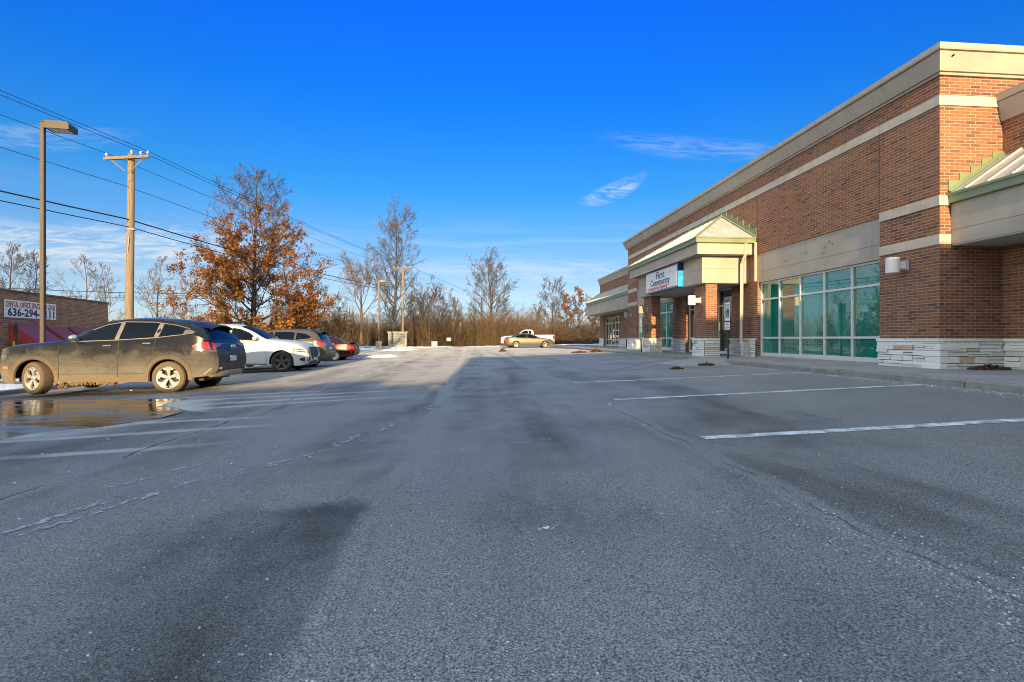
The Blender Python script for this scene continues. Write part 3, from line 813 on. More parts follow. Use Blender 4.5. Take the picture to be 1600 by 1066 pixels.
A, B_, C_, D = (7.22,15.36,ez), (FX-.006,15.36,ez), (FX-.006,ya,pz), (FX-.006,yb,pz)
E1, F1 = (7.22,22.3,ez), (FX-.006,22.3,ez)
m = MB(); m.add([A,B_,C_,D,E1,F1], [(0,1,2),(0,2,3,4),(4,3,5),(0,4,5,1)], 0)
def rib(m, p, q, w=.022, h=.035):
    m.tube([Vector(p)+Vector((0,0,h*.3)), Vector(q)+Vector((0,0,h*.3))], w, 4)
for i in range(1, 6):                                   # ribs on the near hip
    x = 7.22 + i*.345; t = (x-7.22)/(FX-7.22); rib(m, (x,15.37,ez), (x, 15.36+t*(ya-15.36), ez+t*(pz-ez)))
for i in range(1, 17):                                  # ribs on the long slope
    y = 15.36 + i*.41
    if y > 22.2: break
    t = (y-15.36)/(ya-15.36) if y < ya else ((22.3-y)/(22.3-yb) if y > yb else 1)
    t = min(1, t); rib(m, (7.23,y,ez), (7.22+t*(FX-7.22), y, ez+t*(pz-ez)))
m.build('hip_roof', M['roofm'], BW)
m = MB(); 
rib(m, A, C_, .05, .05); rib(m, E1, D, .05, .05); m.bbox(FX-.05, FX-.005, ya-.05, yb+.05, pz-.02, pz+.07, .01)
rib(m, (FX-.03,15.36,ez+.02), (FX-.03,ya,pz+.02), .04, .05); rib(m, (FX-.03,22.3,ez+.02), (FX-.03,yb,pz+.02), .04, .05)
n = 6
for i in range(n):                                      # stepped flashing against the brick
    a, b = lerp(15.36,ya,i/n), lerp(15.36,ya,(i+1)/n); zt_ = lerp(ez,pz,(i+1)/n)+.13; m.box(FX-.012-.0004*i, FX+.01, a, b+.01, lerp(ez,pz,i/n)-.02, zt_)
    a, b = lerp(22.3,yb,(i+1)/n), lerp(22.3,yb,i/n); m.box(FX-.012-.0004*i, FX+.01, a-.01, b, lerp(ez,pz,i/n)-.02, zt_)
m.build('flashing', M['green'], BW)
# downspout with its offset elbow
m = MB(); q = .045
def sq(m, pts, w): m.tube(pts, w, 4)
sq(m, [(8.92,15.42,3.10),(8.92,15.42,2.75),(8.92,15.66,2.45),(8.92,15.70,-.1),(8.92,15.62,-.2),(8.92,15.62,-.58)], .058)
sq(m, [(FX-.07,15.28,3.10),(FX-.07,15.28,1.84)], .045)
m.build_by(lambda x,y,z: x > FX-.2, 'downspout', M['cap'], BW)

# awning roofs over the low shops
def lean_to(y0, y1, end_far=False):
    m = MB(); 
    m.box(9.48, RX-.002, y0+.0, y1-.004, 2.14, 2.66); m.box(9.48, RX-.002, y0, y1-.004, 1.86, 2.132); m.box(9.495, RX-.002, y0, y1-.006, 1.84, 2.2)
    m.build('fascia', M['eifs'], BW)
    m = MB(); m.box(9.485, RX-.01, y0+.004, y1-.01, 1.832, 1.839); m.build('soffit', M['soffit'], BW)
    m = MB(); m.bbox(9.40, RX-.004, y0-.04, y1-.003, 2.66, 2.83, .012); m.bbox(9.38, 9.46, y0-.05, y1-.003, 2.80, 2.865, .012)
    n = 5
    for i in range(n):
        if not end_far: m.box(lerp(9.42,RX,i/n), lerp(9.42,RX,(i+1)/n)+.01, 9.06-.013-.0004*i, 9.07, lerp(2.84,3.6,i/n), lerp(2.86,3.62,(i+1)/n)+.12)
    yw = y1 if not end_far else y0
    rib(m, (9.42,(y1-.03) if not end_far else y1-.02,2.88), (RX-.01,(y1-.03) if not end_far else y1-.02,3.67), .035, .04)
    m.build('gutter', M['green'], BW)
    m = MB(); m.add([(9.40,y0-.04,2.85),(9.40,y1-.004,2.85),(RX-.004,y1-.004,3.65),(RX-.004,y0-.04,3.65),(9.40,y0-.04,2.82),(9.40,y1-.004,2.82),(RX-.004,y1-.004,3.62),(RX-.004,y0-.04,3.62)],
                 [(0,1,2,3),(7,6,5,4),(0,4,5,1),(0,3,7,4),(1,5,6,2)], 0)
    m.add([(9.5,y1-.05,2.8),(RX-.01,y1-.05,2.8),(RX-.01,y1-.05,3.6)] if not end_far else [(9.5,y1-.05,2.8),(RX-.01,y1-.05,2.8),(RX-.01,y1-.05,3.6)], [(0,1,2)], 0)
    y = y1-.35
    while y > y0: rib(m, (9.41,y,2.855), (RX-.01,y,3.655), .022, .04); y -= .41
    m.build('awning_roof', M['roofm'], BW)
    p = MB()
    for yy_ in ([y0+.5] if not end_far else [y1-.6]): p.box(9.55, 9.95, yy_-.2, yy_+.2, SWZ, 1.84)
    if not end_far: p.build('pillar', M['brick'], BW, uv=True)
lean_to(-2.5, 9.06); lean_to(28.5, 39.9, True)

# flood lights and small fittings are things fixed to the wall
def wall_light(x, y, z, label, wm=None, w=.125, proj=.30):
    t = thing('wall_light', label, 'wall light', (x, y, z), 0, 'cylinder wall lights along the shop front')
    m = MB(); m.lathe([(0,-.165),(w*.9,-.165),(w,-.155),(w,.155),(w*.9,.165),(0,.165)], 20, c=(-proj,0,0)); m.build('lamp_body', wm or M['white_metal'], t, smooth=35)
    m = MB(); m.bbox(-proj+w*.8, -.03, -.05, .05, -.075, .075, .01); m.build('arm', wm or M['white_metal'], t)
    m = MB(); m.bbox(-.03, .0, -.09, .09, -.11, .11, .008); m.build('mount_plate', M['grey_metal'], t)
wall_light(FX, 9.83, 1.55, 'white cylinder wall light on the near brick pier right of the teal window')
wall_light(PX, 16.35, 1.30, 'white cylinder wall light on the near portico pillar')
wall_light(PX, 21.4, 1.26, 'shaded cylinder wall light on the far portico pillar beyond the sign', M['conc'], .11)  # grey concrete colour stands in for the shade on this lamp
wall_light(FX, 27.9, 1.35, 'small cylinder wall light on the farthest tall brick pier', M['conc'], .11)

# shop sign on the portico
SG = root('shop_sign', 'white box sign with blue and red lettering on the portico front', 'sign', (7.62, 18.85, 1.86))
M['sign_white'] = plain('sign face', (.66,.66,.67), .3, var=.03); M['sign_rim'] = plain('sign rim', (.16,.20,.33), .4)
M['navy'] = plain('navy vinyl', (.012,.03,.16), .35); M['cyan'] = plain('sky blue vinyl', (.005,.27,.62), .35); M['ink'] = plain('blue lettering', (.02,.03,.16), .4); M['redink'] = plain('red lettering', (.42,.03,.03), .4)
m = MB(); m.bbox(7.412, 7.615, 17.23, 20.46, 1.86, 2.72, .01); m.build('sign_cabinet', M['sign_rim'], SG)
m = MB(); m.box(7.405, 7.416, 17.30, 20.42, 1.92, 2.67); m.build('sign_face', M['sign_white'], SG)
m = MB(); m.box(7.414, 7.613, 17.222, 17.232, 1.865, 2.45); m.build('end_panel', M['cyan'], SG)
m = MB(); m.box(7.414, 7.613, 17.222, 17.232, 2.45, 2.715); m.build('end_panel', M['navy'], SG)
fr = lambda y, z: frame((7.402, y, z), (0,-1,0), (0,0,1))
text('First', .40, 'lettering', fr(19.30, 2.36), M['ink'], SG, sx=1.15, bold=.002)
text('Community', .37, 'lettering', fr(19.92, 2.115), M['ink'], SG, sx=1.12, bold=.002)
text('Insurance Agency', .205, 'lettering', fr(19.98, 1.965), M['redink'], SG, sx=1.25, bold=.002)
m = MB(); pts = []
for k in range(10): r = .075 if k % 2 == 0 else .03; pts.append((20.17 + r*math.sin(k*math.pi/5), 2.03 + r*math.cos(k*math.pi/5)))
m.prism(pts, 7.400, 7.408, lambda u,v,h: (h,u,v)); 
m.build('star_mark', M['redink'], SG)
m = MB(); m.prism([(17.93,2.47),(17.86,2.47),(17.90,2.56)], 7.400, 7.408, lambda u,v,h: (h,u,v)); m.build('accent_mark', M['ink'], SG)

# accessible-parking signs on posts at the kerb
M['signblue'] = plain('accessible blue', (.008,.03,.17), .4)
def acc_sign(x, y, label):
    t = root('parking_sign', label, 'sign', (x, y, SWZ), 0, 'accessible parking signs on posts')
    m = MB(); m.bbox(x-.02, x+.02, y-.025, y+.025, SWZ, 1.08, .004); m.build('post', M['dgreen'], t)
    m = MB(); m.bbox(x-.026, x-.021, y-.155, y+.155, .52, 1.06, .002); m.build('sign_plate', M['white_metal'], t)
    m = MB(); m.bbox(x-.026, x-.021, y-.155, y+.155, .26, .48, .002); m.build('sign_plate', M['white_metal'], t)
    m = MB(); m.box(x-.029, x-.0262, y-.10, y+.10, .62, .86); m.build('symbol_panel', M['signblue'], t)
    m = MB()                          # wheelchair figure
    ring = [(.062*math.cos(a), .062*math.sin(a)) for a in [R(150)+R(240)*k/12 for k in range(13)]]
    m.tube([(x-.031, y+u*1.0+.01, .70+v) for u, v in ring], .008, 5)
    m.tube([(x-.031,y+.01,.80),(x-.031,y+.01,.72),(x-.031,y-.04,.72),(x-.031,y-.065,.655)], .009, 5); m.lathe([(0,-.016),(.016,0),(0,.016)], 10, c=(x-.031,y+.012,.828)); m.build('symbol', M['white_metal'], t)
    fr2 = lambda z: frame((x-.028, y, z), (0,-1,0), (0,0,1))
    text('RESERVED', .062, 'lettering', fr2(.97), M['signblue'], t, ext=.001, align='CENTER'); text('PARKING', .062, 'lettering', fr2(.89), M['signblue'], t, ext=.001, align='CENTER')
    text('VAN', .07, 'lettering', fr2(.39), M['signblue'], t, ext=.001, align='CENTER'); text('ACCESSIBLE', .05, 'lettering', fr2(.30), M['signblue'], t, ext=.001, align='CENTER')
acc_sign(7.60, 14.1, 'accessible parking sign on a dark green post before the near pillar')
acc_sign(7.54, 21.4, 'accessible parking sign on a post beside the far portico pillar')
# ================================================================== CARS
def crv(pts):
    xs_, ys_ = [p[0] for p in pts], [p[1] for p in pts]; n = len(pts)
    d = [(ys_[i+1]-ys_[i])/(xs_[i+1]-xs_[i]) for i in range(n-1)]
    mt = [d[0]] + [0 if d[i-1]*d[i] <= 0 else 2*d[i-1]*d[i]/(d[i-1]+d[i]) for i in range(1, n-1)] + [d[-1]]
    def f(x):
        if x <= xs_[0]: return ys_[0]
        if x >= xs_[-1]: return ys_[-1]
        i = bisect.bisect(xs_, x)-1; h = xs_[i+1]-xs_[i]; t = (x-xs_[i])/h
        return ((2*t**3-3*t*t+1)*ys_[i] + (t**3-2*t*t+t)*h*mt[i] + (-2*t**3+3*t*t)*ys_[i+1] + (t**3-t*t)*h*mt[i+1])
    return f

BYY = []
BY = lambda x,y,z: y > 0
class Car:
    def __init__(s, P):
        s.P = P; s.L = P['L']
        BYY.clear(); BYY.append(lambda x,y,z: y > 0)
        for k in ('zb','zs','zr','zc','yr','W'): setattr(s, k, crv(P[k]))
        s.sidef = crv(P.get('side', [(.2,.93),(.38,.985),(.62,1.0),(.85,.995),(1.3,.965)]))
        s.shf, s.shr = crv(P.get('shf', [(.2,.08),(.5,0),(.8,.03),(1.0,.1)])), crv(P.get('shr', [(.2,-.10),(.5,0),(.9,-.03),(1.2,-.06)]))
    def bot(s, x):
        z = s.zb(x)
        for xw in (s.P['xf'], s.P['xr']):
            dx = abs(x-xw); ra = s.P['ra']
            if dx < ra: z = max(z, s.P['r'] + math.sqrt(max(0, ra*ra-dx*dx)))
        return min(z, s.zs(x)-.04)
    def shift(s, x, z):
        L = s.L; return x + s.shf(z)*max(0, 1-x/.45)**1.5 + s.shr(z)*max(0, 1-(L-x)/.45)**1.5
    def ys(s, x): return s.W(x)*s.sidef(s.zs(x))
    def y(s, x, z):                  # side surface half width
        zs_ = s.zs(x)
        if z <= zs_: return s.W(x)*s.sidef(z)
        zr_, yr_, ys_ = max(s.zr(x), zs_+.001), min(s.yr(x), s.ys(x)), s.ys(x)
        t = clamp((z-zs_)/(zr_-zs_)); return ys_ + (yr_-ys_)*(t**1.12)
    def top(s, x, y):
        yr_ = min(s.yr(x), s.ys(x)); t = clamp(abs(y)/yr_); zr_ = max(s.zr(x), s.zs(x)+.001); return zr_ + (max(s.zc(x), zr_)-zr_)*(1-t**2.2)
    def section(s, x):
        pts = []; zb_, zs_ = s.bot(x), s.zs(x)
        for j in range(11): z = lerp(zb_, zs_, j/10); pts.append((s.y(x, z), z))
        zr_ = max(s.zr(x), zs_+.001)
        for j in range(1, 6): z = lerp(zs_, zr_, j/5); pts.append((s.y(x, z), z))
        yr_ = min(s.yr(x), s.ys(x))
        for j in range(1, 7): y = yr_*(1-j/6); pts.append((y, s.top(x, y)))
        return pts
    def stations(s):
        L = s.L; xs_ = [L*i/110 for i in range(111)] + [.01,.02,.06,L-.01,L-.02,L-.06]
        for xw in (s.P['xf'], s.P['xr']):
            for e in (-1, 1): xs_ += [xw+e*s.P['ra']*1.001, xw+e*s.P['ra']*.998, xw+e*s.P['ra']*.985, xw+e*s.P['ra']*.95]
        return sorted(set(round(x, 4) for x in xs_))
    def body(s, mb):
        rows = []
        for x in s.stations():
            sec = s.section(x)
            full = [(s.shift(x,z), -y, z) for y, z in sec] + [(s.shift(x,z), y, z) for y, z in reversed(sec[:-1])]
            rows.append(full)
        mb.grid(rows)
        for row in (rows[0], rows[-1]):
            n = len(row); h = n//2
            vs = row; fs = [(j, j+1, n-2-j, n-1-j) for j in range(h-1)] + [(h-1, h, h+1)]
            mb.add(vs, fs)
    def side_strip(s, mb, pts, off=.006, sides=(-1,1), nz=4, mi=0):
        for sg in sides:
            rows = []
            for i in range(len(pts)-1):
                a, b = pts[i], pts[i+1]; k = max(1, int((b[0]-a[0])/.06))
                for q in range(k + (1 if i == len(pts)-2 else 0)):
                    t = q/k; x, lo, hi = (lerp(a[c], b[c], t) for c in range(3))
                    rows.append([(s.shift(x, z), sg*(s.y(x, z)+off), z) for z in [lerp(lo, hi, j/nz) for j in range(nz+1)]])
            mb.grid(rows, mi)
    def top_strip(s, mb, pts, off=.006, ny=10):     # pts: (x, halfwidth)
        rows = []
        for i in range(len(pts)-1):
            a, b = pts[i], pts[i+1]; k = max(1, int(abs(b[0]-a[0])/.05))
            for q in range(k + (1 if i == len(pts)-2 else 0)):
                t = q/k; x, w = lerp(a[0],b[0],t), lerp(a[1],b[1],t); w = min(w, min(s.yr(x), s.ys(x)))
                sl = (s.zc(x+.02)-s.zc(x-.02))/.04; nl = math.hypot(1, sl)
                rows.append([(s.shift(x, s.top(x,y)) - off*sl/nl, y, s.top(x, y)+off/nl) for y in [lerp(-w, w, j/ny) for j in range(ny+1)]])
        mb.grid(rows)
    def cap(s, mb, end, poly, th=.02, mi=0, mirror=False, out=.0):
        x0 = 0 if end == 'f' else s.L; sg = -1 if end == 'f' else 1
        def fn(u, v, h): 
            base = s.shift(x0, v); c = .10*(u/max(.3, s.W(x0)))**2      # faces bow round the corners
            return (base + sg*(h+out) , u, v)
        mb.prism(poly, -.015, th, fn, mi)
        if mirror: mb.prism([(-u, v) for u, v in poly], -.015, th, fn, mi)

def wheel(car, x, sg, tyre, rim, turn=0, spokes=5, twin=True):
    P = car.P; r, w = P['r'], P.get('tw', .23); yc = P['ty']
    o = MB(); h = w/2
    prof = [(r*.71,-h*.86),(r*.755,-h),(r*.86,-h*1.02),(r*.95,-h*.92),(r*.99,-h*.70),(r,-h*.45),(r,h*.45),(r*.99,h*.70),(r*.95,h*.92),(r*.86,h*1.02),(r*.755,h),(r*.71,h*.86),(r*.66,0),(r*.71,-h*.86)]
    o.lathe(prof, 40, axis='y')
    for k in range(40):                # tread blocks
        a = 2*math.pi*k/40
        for yy_ in (-h*.5, 0, h*.5):
            c, s_ = math.cos(a), math.sin(a); c2, s2 = math.cos(a+.09), math.sin(a+.09)
            o.add([(r*.998*c,yy_-h*.2,r*.998*s_),(r*.998*c2,yy_-h*.2,r*.998*s2),(r*.998*c2,yy_+h*.2,r*.998*s2),(r*.998*c,yy_+h*.2,r*.998*s_),
                   (r*1.012*c,yy_-h*.2,r*1.012*s_),(r*1.012*c2,yy_-h*.2,r*1.012*s2),(r*1.012*c2,yy_+h*.2,r*1.012*s2),(r*1.012*c,yy_+h*.2,r*1.012*s_)],
                  [(4,5,6,7),(0,1,5,4),(1,2,6,5),(2,3,7,6),(3,0,4,7)])
    wo = o.build('wheel', tyre, car.root, smooth=40)
    wo.location = (x, sg*yc, r); wo.rotation_euler = (0, 0, turn + (math.pi if sg > 0 else 0))   # outer face is -Y
    m = MB(); R0 = r*.725
    m.lathe([(R0,-h*.80),(R0*.97,-h*.92),(R0*.90,-h*.86),(R0*.88,-h*.3),(R0*.85,h*.4)], 36, axis='y')
    for k in range(spokes):
        a = 2*math.pi*k/spokes + math.pi/2
        for da in ((-.13, .13) if twin else (0,)):
            ws0, ws1 = (.020, .026) if twin else (.035, .05)
            def P3(rr, tt, yy_): 
                ca, sa = math.cos(a+da*(rr/R0)), math.sin(a+da*(rr/R0)); return (rr*ca - tt*sa, yy_, rr*sa + tt*ca)
            r0_, r1_ = r*.10, R0*.93
            m.add([P3(r0_,-ws0,-h*.74),P3(r0_,ws0,-h*.74),P3(r1_,ws1,-h*.90),P3(r1_,-ws1,-h*.90),P3(r0_,-ws0*1.3,-h*.5),P3(r0_,ws0*1.3,-h*.5),P3(r1_,ws1*1.3,-h*.6),P3(r1_,-ws1*1.3,-h*.6)],
                  [(0,1,2,3),(4,7,6,5),(0,3,7,4),(1,5,6,2),(2,6,7,3),(0,4,5,1)])
        if twin:                       # hooked ends of the spokes
            for sgn in (-1, 1):
                aa = a + sgn*.36; ca, sa = math.cos(aa), math.sin(aa); rr = R0*.80
                m.box(rr*ca-.035, rr*ca+.035, -h*.88, -h*.6, rr*sa-.022, rr*sa+.022)
    m.build('rim', rim, wo, smooth=30)
    m = MB(); m.lathe([(0,-h*.80),(r*.12,-h*.79),(r*.15,-h*.70),(r*.15,-h*.5)], 16, axis='y'); m.build('hub_cap', rim, wo, smooth=40)
    m = MB(); m.lathe([(0,-h*.1),(R0*.88,-h*.1)], 24, axis='y'); m.build('brake_disc', M['black'], wo)
    return wo

def make_car(name, label, cat, P, loc, rz, pm, tyre=None, rim=None):
    c = Car(P); t = thing(name, label, cat, loc, rz); c.root = t; tyre = tyre or M['rubber']; rim = rim or M['alloy']; L = P['L']
    m = MB(); c.body(m); m.build('body', pm, t, smooth=32)
    m = MB(); zf = P.get('floor', .24); m.box(.35, L-.35, -P['Wm']+.30, P['Wm']-.30, zf, .62); m.box(P['xf']+.5, P['xr']-.5, -P['Wm']+.1, P['Wm']-.1, zf+.01, .5)
    for xw in (P['xf'], P['xr']):
        for sg in (-1,1): m.box(xw-P['ra']-.02, xw+P['ra']+.02, sg*(P['ty']-.22)-.03, sg*(P['ty']-.22)+.03, zf, P['r']+P['ra']+.02)
    m.build('underbody', M['black'], t)
    for wn in P['win']:
        for sg in (-1, 1): m = MB(); c.side_strip(m, wn, .005, (sg,)); m.build('window', M['carglass'], t, smooth=60)
    m = MB(); c.top_strip(m, P['ws']); m.build('windshield', M['carglass'], t, smooth=60)
    m = MB(); c.top_strip(m, P['rw']); m.build('rear_window', M['carglass'], t, smooth=60)
    if P.get('trim'):
        for sg in (-1, 1):
            m = MB()
            for tr in P['trim']: c.side_strip(m, tr, .009, (sg,), nz=1)
            m.build('window_trim', M[P.get('trimmat','chrome')], t)
    m = MB()                            # shut lines
    for x0, x1, za, zb_ in P['seams']:
        n = 10
        for sg in (-1, 1):
            m.grid([[(lerp(x0,x1,i/n)+dx, sg*(c.y(lerp(x0,x1,i/n), lerp(za,zb_,i/n))+.0035), lerp(za,zb_,i/n)) for dx in (-.006,.006)] for i in range(n+1)])
    for x0, x1, z in P.get('hseams', []):
        n = 14
        for sg in (-1,1): m.grid([[(lerp(x0,x1,i/n), sg*(c.y(lerp(x0,x1,i/n), z+dz)+.0035), z+dz) for dz in (-.006,.006)] for i in range(n+1)])
    m.build_by(BY, 'shut_line', M['black'], t)
    for x in P['handles']:
        for sg in (-1, 1):
            z = c.zs(x)-.12; y = c.y(x, z); m = MB(); m.bbox(x-.09, x+.09, sg*y-.02, sg*y+.03*sg*sg+ (0), z-.014, z+.018, .008) if sg > 0 else m.bbox(x-.09, x+.09, -y-.03, -y+.02, z-.014, z+.018, .008)
            m.build('door_handle', M[P.get('handmat','chrome')], t)
    for sg in (-1, 1):                  # mirrors
        x = P['mirx']; z = c.zs(x)+.07; y = c.y(x, z); bm = bmesh.new(); bmesh.ops.create_uvsphere(bm, u_segments=12, v_segments=8, radius=1)
        for v in bm.verts: v.co = Vector((x + v.co.x*.085 - .03*v.co.y*0, sg*(y+.135) + v.co.y*.115, z+.03 + v.co.z*.075))
        m = MB(); m.bm(bm); m.tube([(x+.02, sg*(y-.01), z-.03), (x, sg*(y+.1), z+.0)], .028, 8); m.build('mirror', M[P['mirmat']] if P.get('mirmat') else pm, t, smooth=50)
    for xw, turn in ((P['xf'], P.get('turn', 0)), (P['xr'], 0)):
        for sg in (-1, 1): wheel(c, xw, sg, tyre, rim, turn, P.get('spokes',5), P.get('twin', True))
    if P.get('clad'):
        m = MB()
        for xw in (P['xf'], P['xr']):
            for sg in (-1, 1):
                pts0 = []; ra = P['ra']
                rows = []
                for k in range(25):
                    a = R(-8) + (math.pi+R(16))*k/24; row = []
                    for rr, of in ((ra-.02, -.02),(ra-.005,.014),(ra+.075,.012),(ra+.085,.0)):
                        X = xw + rr*math.cos(a); Z = P['r'] + rr*math.sin(a); row.append((X, sg*(c.y(X, clamp(Z,.2,c.zs(X)))+of), Z))
                    rows.append(row)
                m.grid(rows)
        m.build_by(lambda x,y,z: (x > P['L']/2, y > 0), 'arch_cladding', M['clad'], t, smooth=40)
        m = MB(); x0, x1 = P['xf']+P['ra']-.01, P['xr']-P['ra']+.01
        c.side_strip(m, [(x0, P['zb'][2][1]-.0, .36),(x1, P['zb'][2][1], .40)], .014, nz=3); m.build_by(lambda x,y,z: y > 0, 'sill_cladding', M['clad'], t, smooth=40)
    return c, t
M['dusty'] = plain('dusty bright trim', (.22,.19,.15), .5, metal=.3)
# ---- dark muddy SUV, nearest on the left
PA = dict(L=4.72, Wm=.93, xf=.88, xr=3.735, r=.367, ra=.435, ty=.80, tw=.235, turn=R(-22), floor=.27, clad=True, mirx=1.78, mirmat='chrome', handmat='chrome',
  zb=[(0,.33),(.3,.25),(.7,.27),(3.0,.29),(4.2,.36),(4.72,.40)],
  zs=[(0,.84),(.07,.95),(.3,1.03),(1.3,1.10),(2.0,1.155),(3.0,1.205),(3.7,1.26),(4.2,1.30),(4.5,1.22),(4.72,1.08)],
  zr=[(0,.87),(.07,.99),(.3,1.075),(1.2,1.155),(1.45,1.21),(1.95,1.46),(2.35,1.60),(2.9,1.645),(3.5,1.615),(4.0,1.54),(4.30,1.455),(4.5,1.29),(4.72,1.10)],
  zc=[(0,.90),(.07,1.02),(.3,1.10),(1.1,1.175),(1.3,1.20),(1.95,1.53),(2.3,1.655),(2.9,1.70),(3.5,1.675),(4.1,1.60),(4.34,1.53),(4.52,1.33),(4.72,1.12)],
  yr=[(0,.55),(.4,.70),(1.2,.73),(1.6,.70),(2.35,.61),(3.5,.585),(4.3,.57),(4.5,.66),(4.72,.68)],
  W=[(0,.68),(.05,.76),(.15,.84),(.4,.905),(.9,.925),(2,.93),(3.7,.93),(4.2,.915),(4.5,.87),(4.65,.80),(4.72,.72)],
  side=[(.2,.95),(.36,.975),(.55,.985),(.72,1.0),(.9,1.0),(1.1,.985),(1.3,.955)],
  shr=[(.2,-.16),(.40,-.08),(.55,.02),(.75,.03),(.95,0),(1.15,-.08),(1.4,-.05),(1.7,.0)], shf=[(.2,.10),(.4,.02),(.6,0),(.8,.02),(1.0,.05)],
  win=[[(1.66,1.165,1.175),(2.0,1.172,1.395),(2.3,1.185,1.515),(2.56,1.20,1.575)],[(2.68,1.205,1.585),(3.26,1.235,1.575),(3.40,1.245,1.555)],[(3.53,1.255,1.55),(3.80,1.285,1.50),(4.00,1.315,1.42)]],
  trim=[[(1.66,1.142,1.16),(2.6,1.178,1.194),(3.45,1.228,1.244),(4.02,1.295,1.312),(4.25,1.33,1.345)],
        [(2.0,1.395,1.412),(2.3,1.515,1.532),(2.65,1.578,1.594),(3.3,1.572,1.588),(3.8,1.505,1.52),(4.1,1.43,1.445)],
        [(4.03,1.325,1.41),(4.12,1.325,1.415),(4.25,1.345,1.37)], [(2.575,1.20,1.585),(2.665,1.205,1.59)], [(3.415,1.25,1.56),(3.515,1.255,1.555)]], trimmat='dusty',
  ws=[(1.42,.66),(2.26,.565)], rw=[(4.37,.52),(4.62,.62)],
  seams=[(1.40,1.42,.36,1.10),(2.65,2.68,.36,1.19),(3.38,3.46,.80,1.24),(3.30,3.38,.62,.80)], hseams=[(1.42,2.64,.46),(2.68,3.3,.46)], handles=[2.44,3.28])
up = lambda z: .55 + (z-.55)*1.06 if z > .55 else z
for k in ('zs','zr','zc'): PA[k] = [(x, up(z)) for x, z in PA[k]]
PA['win'] = [[(x, up(a), up(b)) for x, a, b in q] for q in PA['win']]; PA['trim'] = [[(x, up(a), up(b)) for x, a, b in q] for q in PA['trim']]
gzA = zg(-8.3, 12.8)
SUV, tA = make_car('parked_car', 'dark blue SUV caked with tan mud, parked beside the puddle', 'car', PA, (-10.62, 12.86, gzA+.02), 0, M['paint_dark'], M['tyre_mud'])
c, t = SUV, tA
m = MB()                                # roof rails and spoiler
for sg in (-1,1): m.tube([(2.35,sg*.585,1.63),(2.6,sg*.575,1.685),(3.6,sg*.555,1.68),(4.0,sg*.55,1.62)], .016, 6)
m.build_by(BY, 'roof_rail', M['black'], t, smooth=60)
m = MB(); m.grid([[(x, y, c.top(min(x,4.33), y) + dz) for y in [-.56+.112*k for k in range(11)]] for x, dz in ((4.12,.012),(4.34,.015),(4.50,-.0),(4.50,-.03),(4.34,-.03))]); m.build('spoiler', M['paint_dark'], t, smooth=40)
m = MB(); c.side_strip(m, [(4.26,1.06,1.10),(4.42,1.03,1.17),(4.60,1.01,1.18),(4.719,1.01,1.15)], .012); c.cap(m, 'r', [(.74,1.03),(.74,1.15),(.36,1.15),(.44,1.10)], .012, mirror=True); m.build_by(BY, 'tail_light', M['red_lens'], t, smooth=40)
m = MB(); c.side_strip(m, [(4.36,.985,1.02),(4.60,.955,1.0),(4.719,.955,1.0)], .014); m.build_by(BY, 'tail_light_strip', M['clear_lens'], t, smooth=40)
m = MB(); c.cap(m, 'r', [(-.40,.70),(.40,.70),(.46,.86),(-.46,.86)], .004); m.build('plate_recess', M['black'], t)
m = MB(); c.cap(m, 'r', [(-.155,.715),(.155,.715),(.155,.845),(-.155,.845)], .012); m.build('license_plate', M['plate'], t)
fk = frame((4.775, -.16, 1.03), (0,1,0), (0,0,1)); text('KIA', .115, 'badge', fk, M['chrome'], t, ext=.012, sx=1.35)
m = MB(); rows = []
for k in range(17):                     # bumper skid trim, pale
    a = -1 + 2*k/16; y = a*.80; x = 4.735 - .20*abs(a)**3.2
    rows.append([(x+.02, y, .36),(x+.05, y, .40),(x+.05, y, .47 if abs(a) < .62 else .47+.06*(abs(a)-.62)/.38),(x+.0, y, .50 if abs(a) < .62 else .50+.06*(abs(a)-.62)/.38)])
m.grid(rows)
for sg in (-1,1): m.tube([(4.50,sg*.845,.42),(4.62,sg*.80,.56),(4.76,sg*.60,.56)], .028, 6)
m.build('skid_plate', M['alloy'] if 0 else plain('dusty silver trim', (.26,.21,.155), .7), t, smooth=40)
m = MB(); rows = [[(4.735 - .24*abs(a)**3 + .015, a*.83, z) for z in (.62,.66,.69)] for a in [-1+2*k/16 for k in range(17)]]; m.grid(rows); m.build('bumper_crease', M['clad'], t, smooth=60)
m = MB(); c.side_strip(m, [(.02,.70,.84),(.12,.72,.88),(.32,.80,.90)], .010); c.cap(m, 'f', [(.60,.72),(.60,.84),(.34,.80),(.36,.72)], .012, mirror=True); m.build_by(BY, 'headlight', M['clear_lens'], t, smooth=40)
m = MB(); c.cap(m, 'f', [(-.55,.50),(.55,.50),(.58,.72),(-.58,.72)], .01); m.build('grille', M['black'], t)
m = MB(); c.side_strip(m, [(.20,.58,.63),(.34,.585,.635)], .012); m.build_by(BY, 'side_marker', M['amber'], t)
m = MB()                                # frozen mud clods hanging off the sill
rg = random.Random(5)
for i in range(90):
    x = rg.uniform(1.32, 2.6); y = -.93 + rg.uniform(0,.10); z = .27 - rg.random()*.05*(1 if x > 1.6 else 2.6); s_ = rg.uniform(.02,.045)
    bm = bmesh.new(); bmesh.ops.create_icosphere(bm, subdivisions=1, radius=s_)
    for v in bm.verts: v.co = v.co*rg.uniform(.6,1.25) + Vector((x, y, z))
    m.bm(bm)
m.build('mud_clods', plain('frozen mud', (.17,.11,.05), .95, bump=.5), t)

